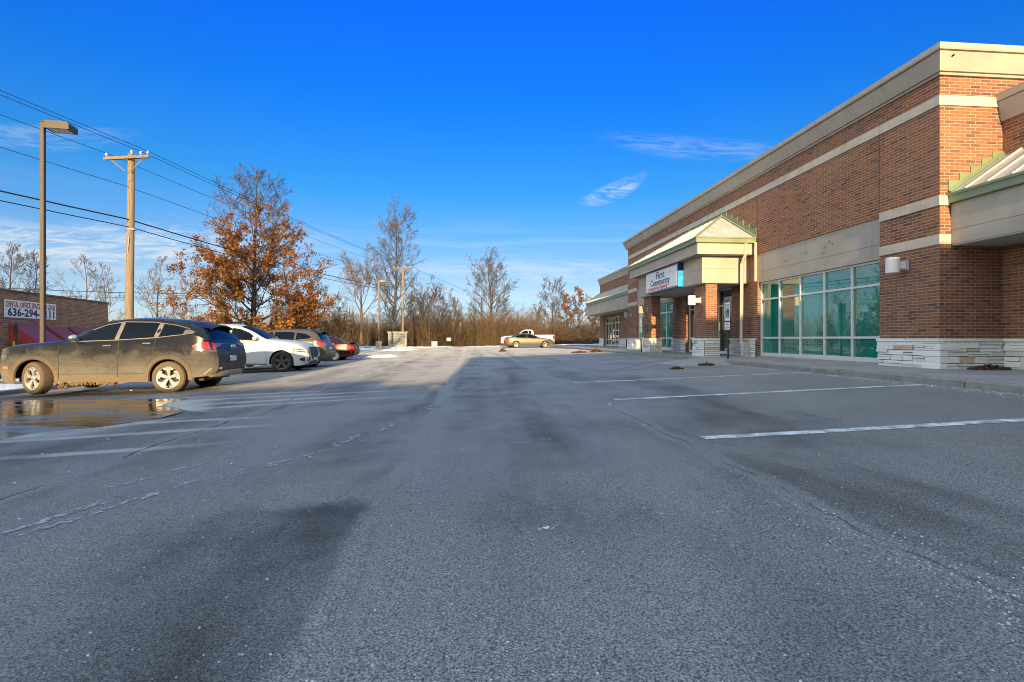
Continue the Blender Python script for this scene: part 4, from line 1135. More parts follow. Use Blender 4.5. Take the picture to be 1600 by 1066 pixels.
# ---- white SUV facing out
PB = dict(PA); PB.update(L=4.72, xf=.90, xr=3.77, r=.37, ra=.43, turn=R(4), clad=False, mirx=1.80, mirmat=None, twin=False,
  zb=[(0,.26),(.3,.22),(.7,.25),(3.0,.25),(4.2,.30),(4.72,.36)],
  zs=[(0,.70),(.06,.80),(.3,.92),(1.0,1.0),(1.6,1.04),(2.2,1.075),(3.2,1.11),(4.2,1.15),(4.72,1.02)],
  zr=[(0,.72),(.06,.83),(.3,.96),(1.0,1.06),(1.5,1.11),(2.05,1.37),(2.5,1.515),(3.0,1.56),(3.6,1.53),(4.1,1.46),(4.4,1.30),(4.72,1.04)],
  zc=[(0,.74),(.06,.86),(.3,.99),(1.0,1.095),(1.38,1.12),(2.05,1.44),(2.5,1.585),(3.0,1.63),(3.6,1.61),(4.2,1.53),(4.5,1.30),(4.72,1.06)],
  shr=[(.2,-.1),(.5,0),(1.2,-.06)], shf=[(.2,.12),(.35,.03),(.55,0),(.75,.03),(.9,.08)],
  win=[[(1.72,1.07,1.08),(2.1,1.085,1.33),(2.45,1.095,1.455),(2.70,1.10,1.485)],[(2.78,1.105,1.485),(3.4,1.13,1.46),(3.6,1.14,1.42)],[(3.68,1.15,1.41),(4.0,1.17,1.31)]],
  trim=[[(1.7,1.05,1.065),(2.7,1.085,1.098),(4.0,1.15,1.165)]], ws=[(1.48,.66),(2.44,.56)], rw=[(4.28,.5),(4.55,.6)],
  seams=[(1.42,1.44,.33,1.0),(2.72,2.74,.33,1.09),(3.5,3.55,.75,1.1)], hseams=[], handles=[2.5,3.42])
up2 = lambda z: .45 + (z-.45)*1.12 if z > .45 else z
for k in ('zs','zr','zc'): PB[k] = [(x, up2(z)) for x, z in PB[k]]
PB['win'] = [[(x, up2(a), up2(b)) for x, a, b in q] for q in PB['win']]; PB['trim'] = [[(x, up2(a), up2(b)) for x, a, b in q] for q in PB['trim']]
PB0 = dict(PB)
W_, tB = make_car('parked_car', 'white SUV with dark mesh grille facing out of its stall', 'car', PB, (-5.98, 19.65, zg(-8, 19.6)+.05), math.pi, M['paint_white'], M['rubber'], M['dalloy'])
c, t = W_, tB
m = MB(); c.cap(m, 'f', [(-.20,.44),(.20,.44),(.44,.64),(.46,.82),(.36,.90),(-.36,.90),(-.46,.82),(-.44,.64)], .035); m.build('grille', M['black'], t)
for z in (.70,.77):
    m = MB(); c.cap(m, 'f', [(.47,z),(.66,z),(.66,z+.035),(.47,z+.035)], .02, mirror=True); c.side_strip(m, [(.004,z,z+.035),(.10,z+.01,z+.045),(.50,z+.06,z+.095)], .012, nz=1); m.build_by(BY, 'headlight', M['clear_lens'], t)
m = MB(); c.cap(m, 'f', [(.44,.40),(.64,.36),(.66,.54),(.50,.54)], .012, mirror=True); c.side_strip(m, [(.01,.36,.52),(.12,.38,.52),(.26,.42,.50)], .010); m.build_by(BY, 'air_intake', M['black'], t)
m = MB(); c.cap(m, 'f', [(-.50,.26),(.50,.26),(.44,.37),(-.44,.37)], .02); m.build('lower_grille', M['black'], t)
m = MB(); c.cap(m, 'f', [(-.48,.235),(.48,.235),(.46,.265),(-.46,.265)], .05); m.build('bumper_lip', M['alloy'], t)
m = MB(); c.cap(m, 'f', [(-.155,.40),(.155,.40),(.155,.50),(-.155,.50)], .045); m.build('license_plate', M['plate'], t)
m = MB(); c.side_strip(m, [(1.4,.27,.30),(3.3,.28,.31)], .018, nz=1); m.build_by(BY, 'sill_trim', M['dalloy'], t)

# ---- grey SUV nose-in
PC = dict(PB); PC.update(L=4.62, xf=.90, xr=3.62, r=.36, turn=0, twin=True, clad=True, mirx=1.6,
  zs=[(0,.78),(.06,.88),(.3,.98),(1.0,1.05),(1.6,1.09),(2.4,1.12),(3.4,1.16),(4.2,1.17),(4.62,1.0)],
  zr=[(0,.80),(.06,.92),(.3,1.02),(1.0,1.10),(1.3,1.16),(1.85,1.42),(2.25,1.56),(2.8,1.61),(3.5,1.60),(4.0,1.55),(4.25,1.44),(4.62,1.03)],
  zc=[(0,.82),(.06,.94),(.3,1.05),(1.0,1.13),(1.2,1.16),(1.85,1.48),(2.25,1.63),(2.8,1.69),(3.5,1.68),(4.1,1.62),(4.3,1.50),(4.62,1.05)],
  W=[(0,.66),(.1,.78),(.4,.88),(.9,.915),(3.6,.925),(4.2,.91),(4.45,.87),(4.62,.78)], zb=[(0,.28),(.3,.24),(.7,.25),(3.0,.26),(4.1,.33),(4.62,.42)],
  yr=[(0,.6),(.4,.72),(1.2,.73),(1.6,.70),(2.35,.62),(3.5,.60),(4.2,.60),(4.62,.70)],
  win=[[(1.55,1.115,1.13),(1.95,1.13,1.37),(2.25,1.14,1.50),(2.50,1.15,1.53)],[(2.58,1.155,1.535),(3.2,1.18,1.53),(3.38,1.185,1.51)],[(3.46,1.195,1.51),(3.8,1.22,1.46),(4.05,1.26,1.34)]],
  trim=[[(1.5,1.095,1.11),(2.5,1.135,1.15),(3.4,1.17,1.185),(4.1,1.25,1.265)]], ws=[(1.28,.66),(2.2,.57)], rw=[(4.16,.56),(4.50,.66)],
  seams=[(1.35,1.37,.36,1.05),(2.53,2.55,.36,1.14),(3.35,3.42,.8,1.18)], handles=[2.32,3.2], shr=[(.2,-.12),(.45,.02),(.75,.05),(1.0,-.02),(1.2,-.08),(1.7,0)])
C_car, tC = make_car('parked_car', 'grey beige SUV parked nose in between the white SUV and the red car', 'car', PC, (-6.1-4.62, 22.2, zg(-8, 22.2)+.01), 0, M['paint_grey'])
c, t = C_car, tC
m = MB(); c.side_strip(m, [(4.15,.98,1.10),(4.40,.95,1.12),(4.615,.93,1.10)], .012); c.cap(m, 'r', [(.76,.95),(.76,1.08),(.46,1.06),(.40,.98)], .014, mirror=True); m.build_by(BY, 'tail_light', M['red_lens'], t, smooth=40)
m = MB(); c.cap(m, 'r', [(-.26,.78),(.26,.78),(.30,.93),(-.30,.93)], .006); m.build('plate_recess', M['clad'], t)
m = MB(); c.cap(m, 'r', [(-.155,.79),(.155,.79),(.155,.90),(-.155,.90)], .014); m.build('license_plate', M['plate'], t)
m = MB(); rows = [[(4.60-.2*abs(a)**3+dx, a*.84, z) for dx, z in ((.0,.40),(.07,.46),(.08,.62),(.02,.68))] for a in [-1+2*k/16 for k in range(17)]]; m.grid(rows); m.build('rear_bumper', M['paint_grey'], t, smooth=60)
m = MB(); rows = [[(4.56-.2*abs(a)**3+dx, a*.82, z) for dx, z in ((.0,.30),(.08,.34),(.09,.44))] for a in [-1+2*k/16 for k in range(17)]]; m.grid(rows); m.build('bumper_skirt', M['clad'], t, smooth=60)
m = MB(); m.grid([[(x, y, c.top(min(x,4.2), y)+dz) for y in [-.56+.112*k for k in range(11)]] for x, dz in ((4.0,.012),(4.22,.02),(4.40,0),(4.40,-.03),(4.22,-.02))]); m.build('spoiler', M['black'], t, smooth=40)
m = MB(); m.lathe([(.03,0),(.02,.05),(.008,.09),(0,.09)], 8, c=(3.7,0,1.66)); m.build('roof_antenna', M['paint_grey'], t)

# ---- dark red sedan
PD = dict(L=4.45, Wm=.85, xf=.85, xr=3.43, r=.315, ra=.37, ty=.735, tw=.195, turn=0, floor=.2, mirx=1.55, handmat='black', twin=False, spokes=9,
  zb=[(0,.26),(.3,.20),(.7,.21),(3.0,.22),(4.0,.27),(4.45,.34)],
  zs=[(0,.62),(.08,.70),(.5,.78),(1.2,.86),(2.0,.91),(3.2,.94),(3.9,.95),(4.35,.92),(4.45,.88)],
  zr=[(0,.64),(.08,.73),(.5,.82),(1.15,.91),(1.7,1.14),(2.15,1.30),(2.6,1.35),(3.0,1.32),(3.4,1.20),(3.75,1.02),(3.9,.98),(4.35,.96),(4.45,.90)],
  zc=[(0,.66),(.08,.75),(.5,.86),(1.05,.94),(1.7,1.20),(2.15,1.37),(2.6,1.42),(3.0,1.39),(3.4,1.26),(3.78,1.05),(3.95,1.01),(4.35,.985),(4.45,.92)],
  yr=[(0,.5),(.4,.64),(1.1,.68),(1.7,.64),(2.2,.55),(3.0,.54),(3.5,.60),(3.9,.68),(4.45,.66)],
  W=[(0,.56),(.08,.68),(.3,.79),(.8,.84),(3.4,.85),(4.0,.82),(4.3,.76),(4.45,.66)], side=[(.2,.94),(.34,.985),(.5,1),(.7,.995),(1,.95)],
  shr=[(.2,-.1),(.42,.02),(.6,.05),(.75,-.02),(.95,-.02)], shf=[(.2,.1),(.4,0),(.7,.04)],
  win=[[(1.42,.90,.91),(1.8,.925,1.12),(2.12,.935,1.235),(2.42,.945,1.27)],[(2.50,.95,1.275),(2.9,.955,1.255),(3.15,.96,1.19),(3.45,.97,1.06)]],
  ws=[(1.12,.62),(2.1,.52)], rw=[(3.08,.5),(3.72,.58)], seams=[(1.32,1.34,.3,.87),(2.44,2.46,.3,.94),(3.2,3.28,.68,.95)], handles=[2.25,3.02])
D_car, tD = make_car('parked_car', 'dark red sedan parked nose in beyond the grey beige SUV', 'car', PD, (-7.62-3.43, 29.5, zg(-8.5, 29.3)+.01), 0, M['paint_red'])
c, t = D_car, tD
m = MB(); c.side_strip(m, [(4.05,.70,.86),(4.25,.69,.88),(4.445,.69,.87)], .012); c.cap(m, 'r', [(.64,.69),(.64,.87),(.30,.87),(.30,.70)], .014, mirror=True); m.build_by(BY, 'tail_light', M['red_lens'], t)
m = MB(); c.cap(m, 'r', [(-.155,.70),(.155,.70),(.155,.82),(-.155,.82)], .012); m.build('license_plate', M['plate'], t)
m = MB(); rows = [[(4.44-.22*abs(a)**3+dx, a*.80, z) for dx, z in ((.0,.34),(.09,.38),(.10,.54),(.0,.58))] for a in [-1+2*k/14 for k in range(15)]]; m.grid(rows); m.build('rear_bumper', M['clad'], t, smooth=60)
m = MB(); m.grid([[(x, y, z) for y in (-.62,-.3,0,.3,.62)] for x, z in ((4.18,.995),(4.40,1.08),(4.42,1.06),(4.22,.98))]); m.build('spoiler', M['paint_red'], t)

# ---- champagne sedan far off, broadside
PE = dict(PD); PE.update(L=4.85, Wm=.92, xf=.95, xr=3.78, r=.335, ra=.385, ty=.79, handmat='chrome', twin=True, spokes=5, turn=0,
  zb=[(0,.24),(.3,.2),(.7,.21),(3.0,.21),(4.2,.26),(4.85,.33)], zs=[(0,.62),(.08,.72),(.5,.82),(1.3,.90),(2.2,.95),(3.4,.98),(4.2,.99),(4.7,.95),(4.85,.85)],
  zr=[(0,.64),(.08,.74),(.5,.86),(1.35,.95),(1.9,1.18),(2.35,1.33),(2.8,1.37),(3.3,1.34),(3.8,1.19),(4.2,1.04),(4.7,1.0),(4.85,.87)],
  zc=[(0,.66),(.08,.76),(.5,.90),(1.25,.99),(1.9,1.25),(2.35,1.40),(2.8,1.45),(3.3,1.42),(3.8,1.26),(4.25,1.08),(4.7,1.03),(4.85,.9)],
  yr=[(0,.5),(.4,.68),(1.3,.72),(1.9,.66),(2.4,.58),(3.2,.57),(3.9,.64),(4.3,.7),(4.85,.64)], W=[(0,.58),(.08,.72),(.3,.84),(.9,.91),(3.7,.92),(4.3,.89),(4.7,.80),(4.85,.68)],
  win=[[(1.6,.955,.965),(2.0,.965,1.17),(2.35,.975,1.275),(2.68,.985,1.31)],[(2.76,.99,1.315),(3.2,1.0,1.30),(3.5,1.005,1.23),(3.8,1.02,1.10)]],
  ws=[(1.32,.64),(2.3,.54)], rw=[(3.4,.52),(4.15,.62)], seams=[(1.5,1.52,.3,.93),(2.70,2.72,.3,.98),(3.5,3.6,.7,1.0)], handles=[2.5,3.32], mirx=1.75)
E_car, tE = make_car('parked_car', 'champagne sedan standing broadside at the far end of the lot', 'car', PE, (8.18, 48.7, zg(5.7, 48.7)+.01), math.pi, M['paint_tan'], M['rubber'], M['dalloy'])
c, t = E_car, tE
m = MB(); c.side_strip(m, [(4.5,.70,.86),(4.845,.70,.86)], .012); c.cap(m, 'r', [(.62,.70),(.62,.86),(.3,.86),(.3,.72)], .014, mirror=True); m.build_by(BY, 'tail_light', M['red_lens'], t)
m = MB(); c.side_strip(m, [(.02,.58,.68),(.35,.64,.74)], .012); m.build_by(BY, 'headlight', M['clear_lens'], t)
# ---- white pickup behind it
PF = dict(PE); PF.update(L=5.6, Wm=1.0, xf=1.0, xr=4.45, r=.39, ra=.46, ty=.84, tw=.25, floor=.4, mirx=1.95, side=[(.3,.97),(.5,1),(1.0,1),(1.4,.98)],
  zb=[(0,.42),(.3,.4),(.7,.42),(3.0,.44),(4.6,.46),(5.6,.5)], zs=[(0,.95),(.06,1.02),(.5,1.08),(1.5,1.15),(2.4,1.19),(3.5,1.21),(3.52,1.27),(5.55,1.29),(5.6,1.28)],
  zr=[(0,.98),(.06,1.06),(.5,1.14),(1.5,1.22),(1.75,1.30),(2.15,1.62),(2.45,1.77),(2.9,1.81),(3.3,1.79),(3.44,1.60),(3.50,1.26),(3.6,1.285),(5.55,1.30),(5.6,1.29)],
  zc=[(0,1.0),(.06,1.09),(.5,1.18),(1.5,1.25),(1.65,1.27),(2.15,1.68),(2.45,1.84),(2.9,1.88),(3.3,1.86),(3.46,1.60),(3.52,1.27),(3.6,1.29),(5.55,1.31),(5.6,1.3)],
  yr=[(0,.75),(.4,.82),(1.5,.84),(2.1,.76),(2.6,.70),(3.3,.70),(3.5,.8),(3.6,.93),(5.6,.93)], W=[(0,.80),(.1,.92),(.5,.98),(1.2,1.0),(5.4,1.0),(5.6,.97)],
  win=[[(1.95,1.24,1.26),(2.2,1.245,1.58),(2.45,1.25,1.72),(2.85,1.255,1.75)],[(2.92,1.255,1.75),(3.2,1.26,1.73)]], trim=None, shf=[(.3,.06),(.6,0),(1.1,.05)], shr=[(.3,-.03),(.6,0),(1.2,0)],
  ws=[(1.72,.74),(2.4,.66)], rw=[(3.36,.6),(3.46,.66)], seams=[(1.75,1.75,.5,1.15),(2.9,2.9,.5,1.2),(3.5,3.5,.5,1.25)], handles=[2.75])
F_car, tF = make_car('pickup_truck', 'white pickup truck behind the champagne sedan', 'truck', PF, (3.2, 52.6, zg(5.7, 52.6)+.01), R(-3), M['paint_white'], M['rubber'], M['dalloy'])
c, t = F_car, tF
m = MB(); c.side_strip(m, [(5.45,.85,1.2),(5.59,.85,1.2)], .012); m.build_by(BY, 'tail_light', M['red_lens'], t)
m = MB(); c.cap(m, 'f', [(-.8,.5),(.8,.5),(.8,.98),(-.8,.98)], .03); m.build('grille', M['black'], t)
m = MB(); m.bbox(-.12, .12, -.9, .9, .46, .68, .03); m.build('front_bumper', M['clad'], t)
# ================================================================== POLES, LAMPS, WIRES
def lot_lamp(px, d, ztop, label, sc=1.0, base=True, ang=0):
    X, Y = at(px, d); z0 = zg(X, Y) if X > -11.3 else zt(X, Y)
    t = thing('street_lamp', label, 'lamp', (X, Y, z0), ang, 'bronze shoebox lamps of the parking lot'); H = ztop - z0
    m = MB(); m.bbox(-.065*sc, .065*sc, -.065*sc, .065*sc, .1, H, .006); m.bbox(-.075*sc, .075*sc, -.075*sc, .075*sc, H-.0, H+.02, .004); m.build('pole', M['bronze'], t)
    m = MB(); m.bbox(.06*sc, .16, -.05, .05, H-.16, H-.04, .006); m.build('arm', M['bronze'], t)
    hd = MB(); P = [(-.16,H-.19),(-.16,H-.01),(.52,H+.01),(.56,H-.05),(.56,H-.17)]
    hd.prism([(.14,H-.21),(.14,H-.02),(.17,H+.0),(.66,H+.0),(.72,H-.06),(.72,H-.21)], -.20, .20, lambda u,v,h: (u,h,v)); hd.build('lamp_head', M['bronze'], t)
    ln = MB(); ln.box(.20, .66, -.165, .165, H-.216, H-.2095); ln.build('lens', M['lens'], t)
    if base:
        m = MB(); m.lathe([(0,-.3),(.30,-.3),(.30,.72),(.28,.75),(0,.75)], 24); m.build('concrete_base', plain('cream painted base', (.30,.25,.16), .85, grime=.4), t, smooth=40)
    return t
lot_lamp(67, 13.6, 5.93, 'tall bronze lamp post with flat box head beside the muddy SUV', .75, True, R(7))
lot_lamp(592, 48, 5.65, 'distant bronze lamp post on a cream concrete base near the monument sign', 1.0, True, R(5))

def util_pole(x, y, z0, zt_, label, r=.165, arm=1.15, ang=0):
    t = root('utility_pole', label, 'utility pole', (x, y, z0), 0, 'wooden utility poles along the street')
    lean = .12
    m = MB(); n = 8; m.tube([(x+lean*(1-k/n)*0 + lean*k/n - lean, y, lerp(z0-.5, zt_, k/n)) for k in range(n+1)], [r*(1.12-.32*k/n) for k in range(n+1)], 14); m.build('pole', M['wood'], t, smooth=60)
    ca, sa = math.cos(ang), math.sin(ang); A3 = lambda u, v, h: (x+u*ca-v*sa, y+u*sa+v*ca, h)
    m = MB(); za = zt_-.20
    m.prism([(-arm,za-.055),(arm,za-.055),(arm,za+.055),(-arm,za+.055)], -.26, -.16, lambda u,v,h: A3(u,h,v)); m.build('crossarm', M['wood'], t)
    m = MB(); 
    for sg in (-1,1): m.tube([A3(sg*.72,-.20,za-.05), A3(sg*.10,-.18,za-.55)], .024, 4)
    m.build('brace', M['wood'], t)
    ins = [(-arm+.08,-.21,za+.055),(arm-.38,-.21,za+.055),(arm-.07,-.21,za+.055),(0,0,zt_)]
    for u, v, h in ins:
        m = MB(); m.lathe([(.012,0),(.012,.06),(.045,.065),(.05,.10),(.025,.115),(.045,.12),(.04,.15),(.015,.175),(0,.175)], 10, c=A3(u,v,h)); m.build('insulator', plain('porcelain', (.42,.45,.48), .25), t, smooth=50)
    m = MB(); m.cyl(A3(0,0,zt_-3.05), A3(0,0,zt_-3.0), r*1.04, n=14); m.tube([A3(0,-r*1.1,zt_-3.2), A3(.04,-r*1.2,zt_-3.5), A3(-.03,-r*1.15,zt_-4.1)], .012, 4); m.build('pole_band', M['grey_metal'], t)
    return [A3(u, v, h+.16) for u, v, h in ins] + [A3(0,-r,zt_-1.35), A3(.0,-r-.02,zt_-2.65), A3(.0,-r-.02,zt_-2.95)]
P0 = (-21.6, -17.0); 
def ppos(px, d): return at(px, d)
angp = R(-12)
x1, y1 = at(205.5, 20); x2, y2 = at(630, 60); x3, y3 = at(753, 100)
wp = [util_pole(-21.6, -17.0, zt(-21.6,-17), 7.4, 'weathered utility pole far to the left of the lot', .17, 1.15, angp),
      util_pole(x1, y1, zt(x1,y1), 7.42, 'nearest weathered wooden utility pole, rising behind the muddy SUV', .145, 1.0, angp),
      util_pole(x2, y2, zt(x2,y2), 8.7, 'utility pole rising behind the monument sign', .17, 1.2, angp),
      util_pole(x3, y3, zt(x3,y3), 8.3, 'farthest utility pole, thin and pale before the brush', .17, 1.2, angp),
      util_pole(x3+16, y3+62, zt(x3,y3), 8.6, 'utility pole lost in the woods behind the brush', .17, 1.2, angp)]
M['wire'] = plain('dark cable', (.02,.022,.028), .6)
def sag(a, b, s, n=18): return [(lerp(a[0],b[0],t), lerp(a[1],b[1],t), lerp(a[2],b[2],t) - 4*s*t*(1-t)) for t in [i/n for i in range(n+1)]]
wl = ['leftmost top wire of the utility poles', 'inner right top wire of the utility poles', 'outer right top wire of the utility poles', 'topmost wire over the pole heads',
      'thin lone wire a little below the crossarms', 'thick upper telephone cable below the crossarms', 'lower of the two thick telephone cables']
for k in range(7):
    if k == 3: continue
    m = MB()
    for a, b in zip(wp[:-1], wp[1:]): m.tube(sag(a[k], b[k], .30 if k < 5 else .45), .011 if k < 5 else (.026 if k == 5 else .018), 4, caps=False)
    o = m.build('power_line', M['wire'], fix=False); setp(o, wl[k], 'wire', 'wires strung between the utility poles')
# lower lines across the street, and their own pole half hidden by the oak
xa, ya = at(346, 52); xb, yb_ = at(-420, 36)
util = root('utility_pole', 'slim far pole hidden behind the brown oak', 'utility pole', (xa, ya, zt(xa,ya)), 0, 'wooden utility poles along the street')
m = MB(); m.tube([(xa,ya,-1.2),(xa,ya,7.0)], [.15,.11], 10); m.build('pole', M['wood'], util)
for zz, rr, lb in ((5.05,.028,'upper cable crossing behind the nearest utility pole low down'),(4.55,.018,'lower cable crossing behind the nearest utility pole low down')):
    m = MB(); m.tube(sag((xb,yb_,zz+.05),(xa,ya,zz-.35),.5,24), rr, 4, caps=False); setp(m.build('power_line', M['wire'], fix=False), lb, 'wire', 'wires strung between the utility poles')
# pale marker posts and thin street posts near the brush
M['palepost'] = plain('pale post', (.36,.32,.27), .6)
for px, d, top, r, lb in ((543,70,490,.10,'pale slim post with a small box on top behind the red car'),(708,72,504,.09,'pale slender post left of the taller white post before the brush'),(719,72,504,.11,'white post standing alone before the brush'),(827,78,493,.12,'pale pole rising behind the white pickup')):
    X, Y = at(px, d); z0 = zt(X, Y); t = root('post', lb, 'post', (X, Y, z0)); m = MB(); m.cyl((X,Y,z0-.2),(X,Y,zat(top,d)), r, n=8); m.build('shaft', M['palepost'], t, smooth=60)
    m = MB(); m.cyl((X,Y,zat(top,d)),(X,Y,zat(top,d)+.08), r*1.2, n=8)
    if px == 543: m.bbox(X-.3, X+.3, Y-.2, Y+.2, zat(top,d), zat(top,d)+.55, .04)
    m.build('top_cap', M['palepost'], t)

# monument sign
X, Y = at(621.5, 54.6); z0 = zg(X, Y); MS = root('monument_sign', 'low stone monument sign with dark tenant panels at the lot entrance', 'sign', (X, Y, z0))
m = MB(); m.bbox(X-1.0, X-.82, Y-.3, Y+.3, z0-.1, z0+1.62, .02); m.bbox(X+.82, X+1.0, Y-.3, Y+.3, z0-.1, z0+1.62, .02); m.bbox(X-.82, X+.82, Y-.28, Y+.28, z0-.1, z0+.36, .02); m.build('frame', M['kerb'], MS)
m = MB(); m.bbox(X-1.12, X+1.12, Y-.36, Y+.36, z0+1.62, z0+1.76, .02); m.build('cap_stone', M['kerb'], MS)
m = MB(); m.box(X-.80, X+.80, Y-.2, Y+.2, z0+.37, z0+1.60); m.build('panel_board', plain('sign board grey', (.16,.18,.18), .6), MS)
dk = plain('dark tenant panel', (.02,.025,.027), .5)
for r in range(5):
    m = MB()
    for (a, b) in (((-.76,-.36),(.30,.76)) if r != 2 else ((-.76,-.1),(.05,.3))):
        m.box(X+a, X+b, Y-.215, Y-.2, z0+.42+r*.235, z0+.56+r*.235)
    m.build('tenant_panel', dk, MS)
m = MB()
for r in range(5):
    for k in range(6): m.box(X-.30+k*.09, X-.30+k*.09+.06, Y-.212, Y-.2, z0+.45+r*.235, z0+.52+r*.235)
m.build('lettering', dk, MS)
# small bits by the sign
X2, Y2 = at(679, 60)
o = MB(); z = zt(X2,Y2); o.bbox(X2-.35,X2+.35,Y2-.3,Y2+.3,z,z+.75,.04); o.bbox(X2-.4,X2+.4,Y2-.35,Y2+.35,z+.75,z+.82,.02); setp(o.build('utility_box', M['palepost'], loc=(X2,Y2,z)), 'pale square utility box on the snowy verge right of the monument sign', 'utility box')
X2, Y2 = at(701, 66); z = zt(X2,Y2); t = root('yard_sign', 'tiny white sign on wire legs before the brush', 'sign', (X2,Y2,z)); o = MB(); o.box(X2-.25,X2+.25,Y2-.01,Y2+.01,z+.9,z+1.3); o.build('board', M['white_metal'], t); o = MB(); o.cyl((X2-.2,Y2,z),(X2-.2,Y2,z+.9),.02,n=5); o.cyl((X2+.2,Y2,z),(X2+.2,Y2,z+.9),.02,n=5); o.build('leg', M['black'], t)

# ================================================================== BRICK OFFICE ACROSS THE STREET
cx, cy = at(168.5, 40); ang = R(9.5); z0 = -1.5
OB = root('brick_building', 'low brown brick office with purple awnings and a white lease banner', 'building', (cx, cy, z0))
U = Vector((-math.sin(ang)*-1, -math.cos(ang), 0))     # along the front, back toward the viewer
Nn = Vector((math.cos(ang), math.sin(ang)*1, 0))       # facing the lot
U = Vector((math.sin(ang), -math.cos(ang), 0))
Nn = Vector((math.cos(ang), math.sin(ang), 0))
def LB(u, n, z): p = Vector((cx, cy, 0)) + U*u + Nn*n; return (p.x, p.y, z)
def lbox(m, u0, u1, n0, n1, za, zb_, mi=0):
    m.add([LB(u0,n0,za),LB(u1,n0,za),LB(u1,n1,za),LB(u0,n1,za),LB(u0,n0,zb_),LB(u1,n0,zb_),LB(u1,n1,zb_),LB(u0,n1,zb_)],
          [(0,3,2,1),(4,5,6,7),(0,1,5,4),(1,2,6,5),(2,3,7,6),(3,0,4,7)], mi)
Zr = zat(474.5, 40)
m = MB(); lbox(m, 0, 26, -14, 0, z0, Zr); m.build('wall', M['brick_far'], OB, uv=True)
m = MB(); lbox(m, -.08, 26.1, -14.1, .08, Zr, Zr+.10); m.build('coping', plain('dark coping', (.10,.075,.06), .6), OB)
M['awn'] = plain('purple awning cloth', (.20,.045,.09), .85, var=.12); M['awn_red'] = plain('red awning side', (.34,.045,.03), .8)
def ray_u(px):                                         # where a photo column meets the front
    a = (px-800)/F; dx, dy = a*CT+ST, CT-a*ST
    # (cx+U.x u)/(cy+U.y u) = dx/dy
    return (cx*dy - cy*dx)/(U.y*dx - U.x*dy)
def aw(pxl, pxr, ztop, zbot, proj, nm='awning'):
    ul, ur = ray_u(pxl), ray_u(pxr)
    m = MB(); m.add([LB(ul,0.02,ztop),LB(ur,0.02,ztop),LB(ur,proj,zbot),LB(ul,proj,zbot),LB(ul,0.02,ztop-.03),LB(ur,0.02,ztop-.03),LB(ur,proj,zbot-.03),LB(ul,proj,zbot-.03)], [(0,1,2,3),(7,6,5,4),(0,3,7,4),(2,1,5,6)])
    a = m.build(nm, M['awn'], OB)
    m = MB(); m.add([LB(ul,.02,ztop-.03),LB(ul,proj,zbot-.03),LB(ul,.02,zbot-.03)], [(0,1,2)]); m.add([LB(ur,.02,ztop-.03),LB(ur,proj,zbot-.03),LB(ur,.02,zbot-.03)], [(0,1,2)]); mid = (LB(ul,0,0)[1]+LB(ur,0,0)[1])/2; m.build_by(lambda x,y,z: y > mid, 'awning_side', M['awn_red'], OB)
du = at(14, 1)
zA = .95; aw(14, 58, zA, -.35, 1.6); aw(72, 100, zA-.15, -.45, 1.6); aw(106, 132, zA-.15, -.5, 1.6)
for pl, pr in ((16,56),(74,98),(108,130)):
    m = MB(); lbox(m, ray_u(pr), ray_u(pl), .0, .06, -1.3, -.1); w_ = m.build('window', M['dglass'], OB)
# the banner
ul, ur = ray_u(5), ray_u(86); BN = root('lease_banner', 'white lease banner with maroon and navy lettering on the brown office', 'banner', LB((ul+ur)/2, .06, 1.6))
Lb = abs(ul-ur); dd = 40 - abs(ur)*0
p = Vector(LB(ul,.05,0)); dl = p.x*ST + p.y*CT; p2 = Vector(LB(ur,.05,0)); dr = p2.x*ST + p2.y*CT
zt0, zb0 = zat(467.5, dl), zat(495.5, dl); 
m = MB(); lbox(m, ur, ul, .03, .06, zb0, zt0); m.build('sheet', plain('banner vinyl', (.66,.62,.64), .6, var=.05), BN)
mr, mb_ = plain('maroon lettering', (.30,.02,.05), .6), plain('navy lettering', (.015,.03,.09), .6)
hB = zt0-zb0
def btext(s, h, zb_, col, width, u_off):
    cu_w = text(s, h, 'lettering', frame(LB(ul-u_off, .066, zb_), -U, (0,0,1)), col, BN, ext=.002, bold=h*.018)
    bb_ = [v.co for v in cu_w.data.vertices]; 
    return cu_w
def fit_text(s, h, zb_, col, u0, u1, bold=.018):
    cu = bpy.data.curves.new('t', 'FONT'); cu.body = s; cu.size = h; cu.offset = h*bold; t = bpy.data.objects.new('t', cu); COL.objects.link(t); me = bpy.data.meshes.new_from_object(t)
    w = max(v.co.x for v in me.vertices); bpy.data.objects.remove(t); bpy.data.meshes.remove(me)
    text(s, h, 'lettering', frame(LB(u0, .066, zb_), -U, (0,0,1)), col, BN, ext=.002, bold=h*bold, sx=abs(u1-u0)/w)
fit_text('DENTAL OFFICE SPACE FOR LEASE', hB*.46, zb0+hB*.60, mr, ul-Lb*.02, ur+Lb*.02)
fit_text('636-294-2111', hB*.62, zb0+hB*.10, mb_, ul-Lb*.05, ur+Lb*.04, .03)
# drive-through sign on a post, yellow bollard
X, Y = at(25, 27); z = zt(X,Y); t = root('street_sign', 'small square sign seen from behind on a thin dark post by the purple awning', 'sign', (X,Y,z))
m = MB(); m.cyl((X,Y,z),(X,Y,zat(505,27)),.045,n=8); m.build('post', M['black'], t); m = MB(); m.bbox(X-.10,X+.10,Y-.03,Y+.0,zat(523,27),zat(507,27),.01); m.build('sign_plate', M['black'], t)
X, Y = at(23, 29); z = zt(X,Y); m = MB(); m.lathe([(0,0),(.10,0),(.10,1.1),(.07,1.18),(0,1.2)], 14); o = m.build('bollard', plain('yellow bollard', (.62,.36,.02), .5), smooth=40, loc=(0,0,0)); o.location = (X,Y,z); setp(o, 'yellow bollard by the purple awning', 'bollard')
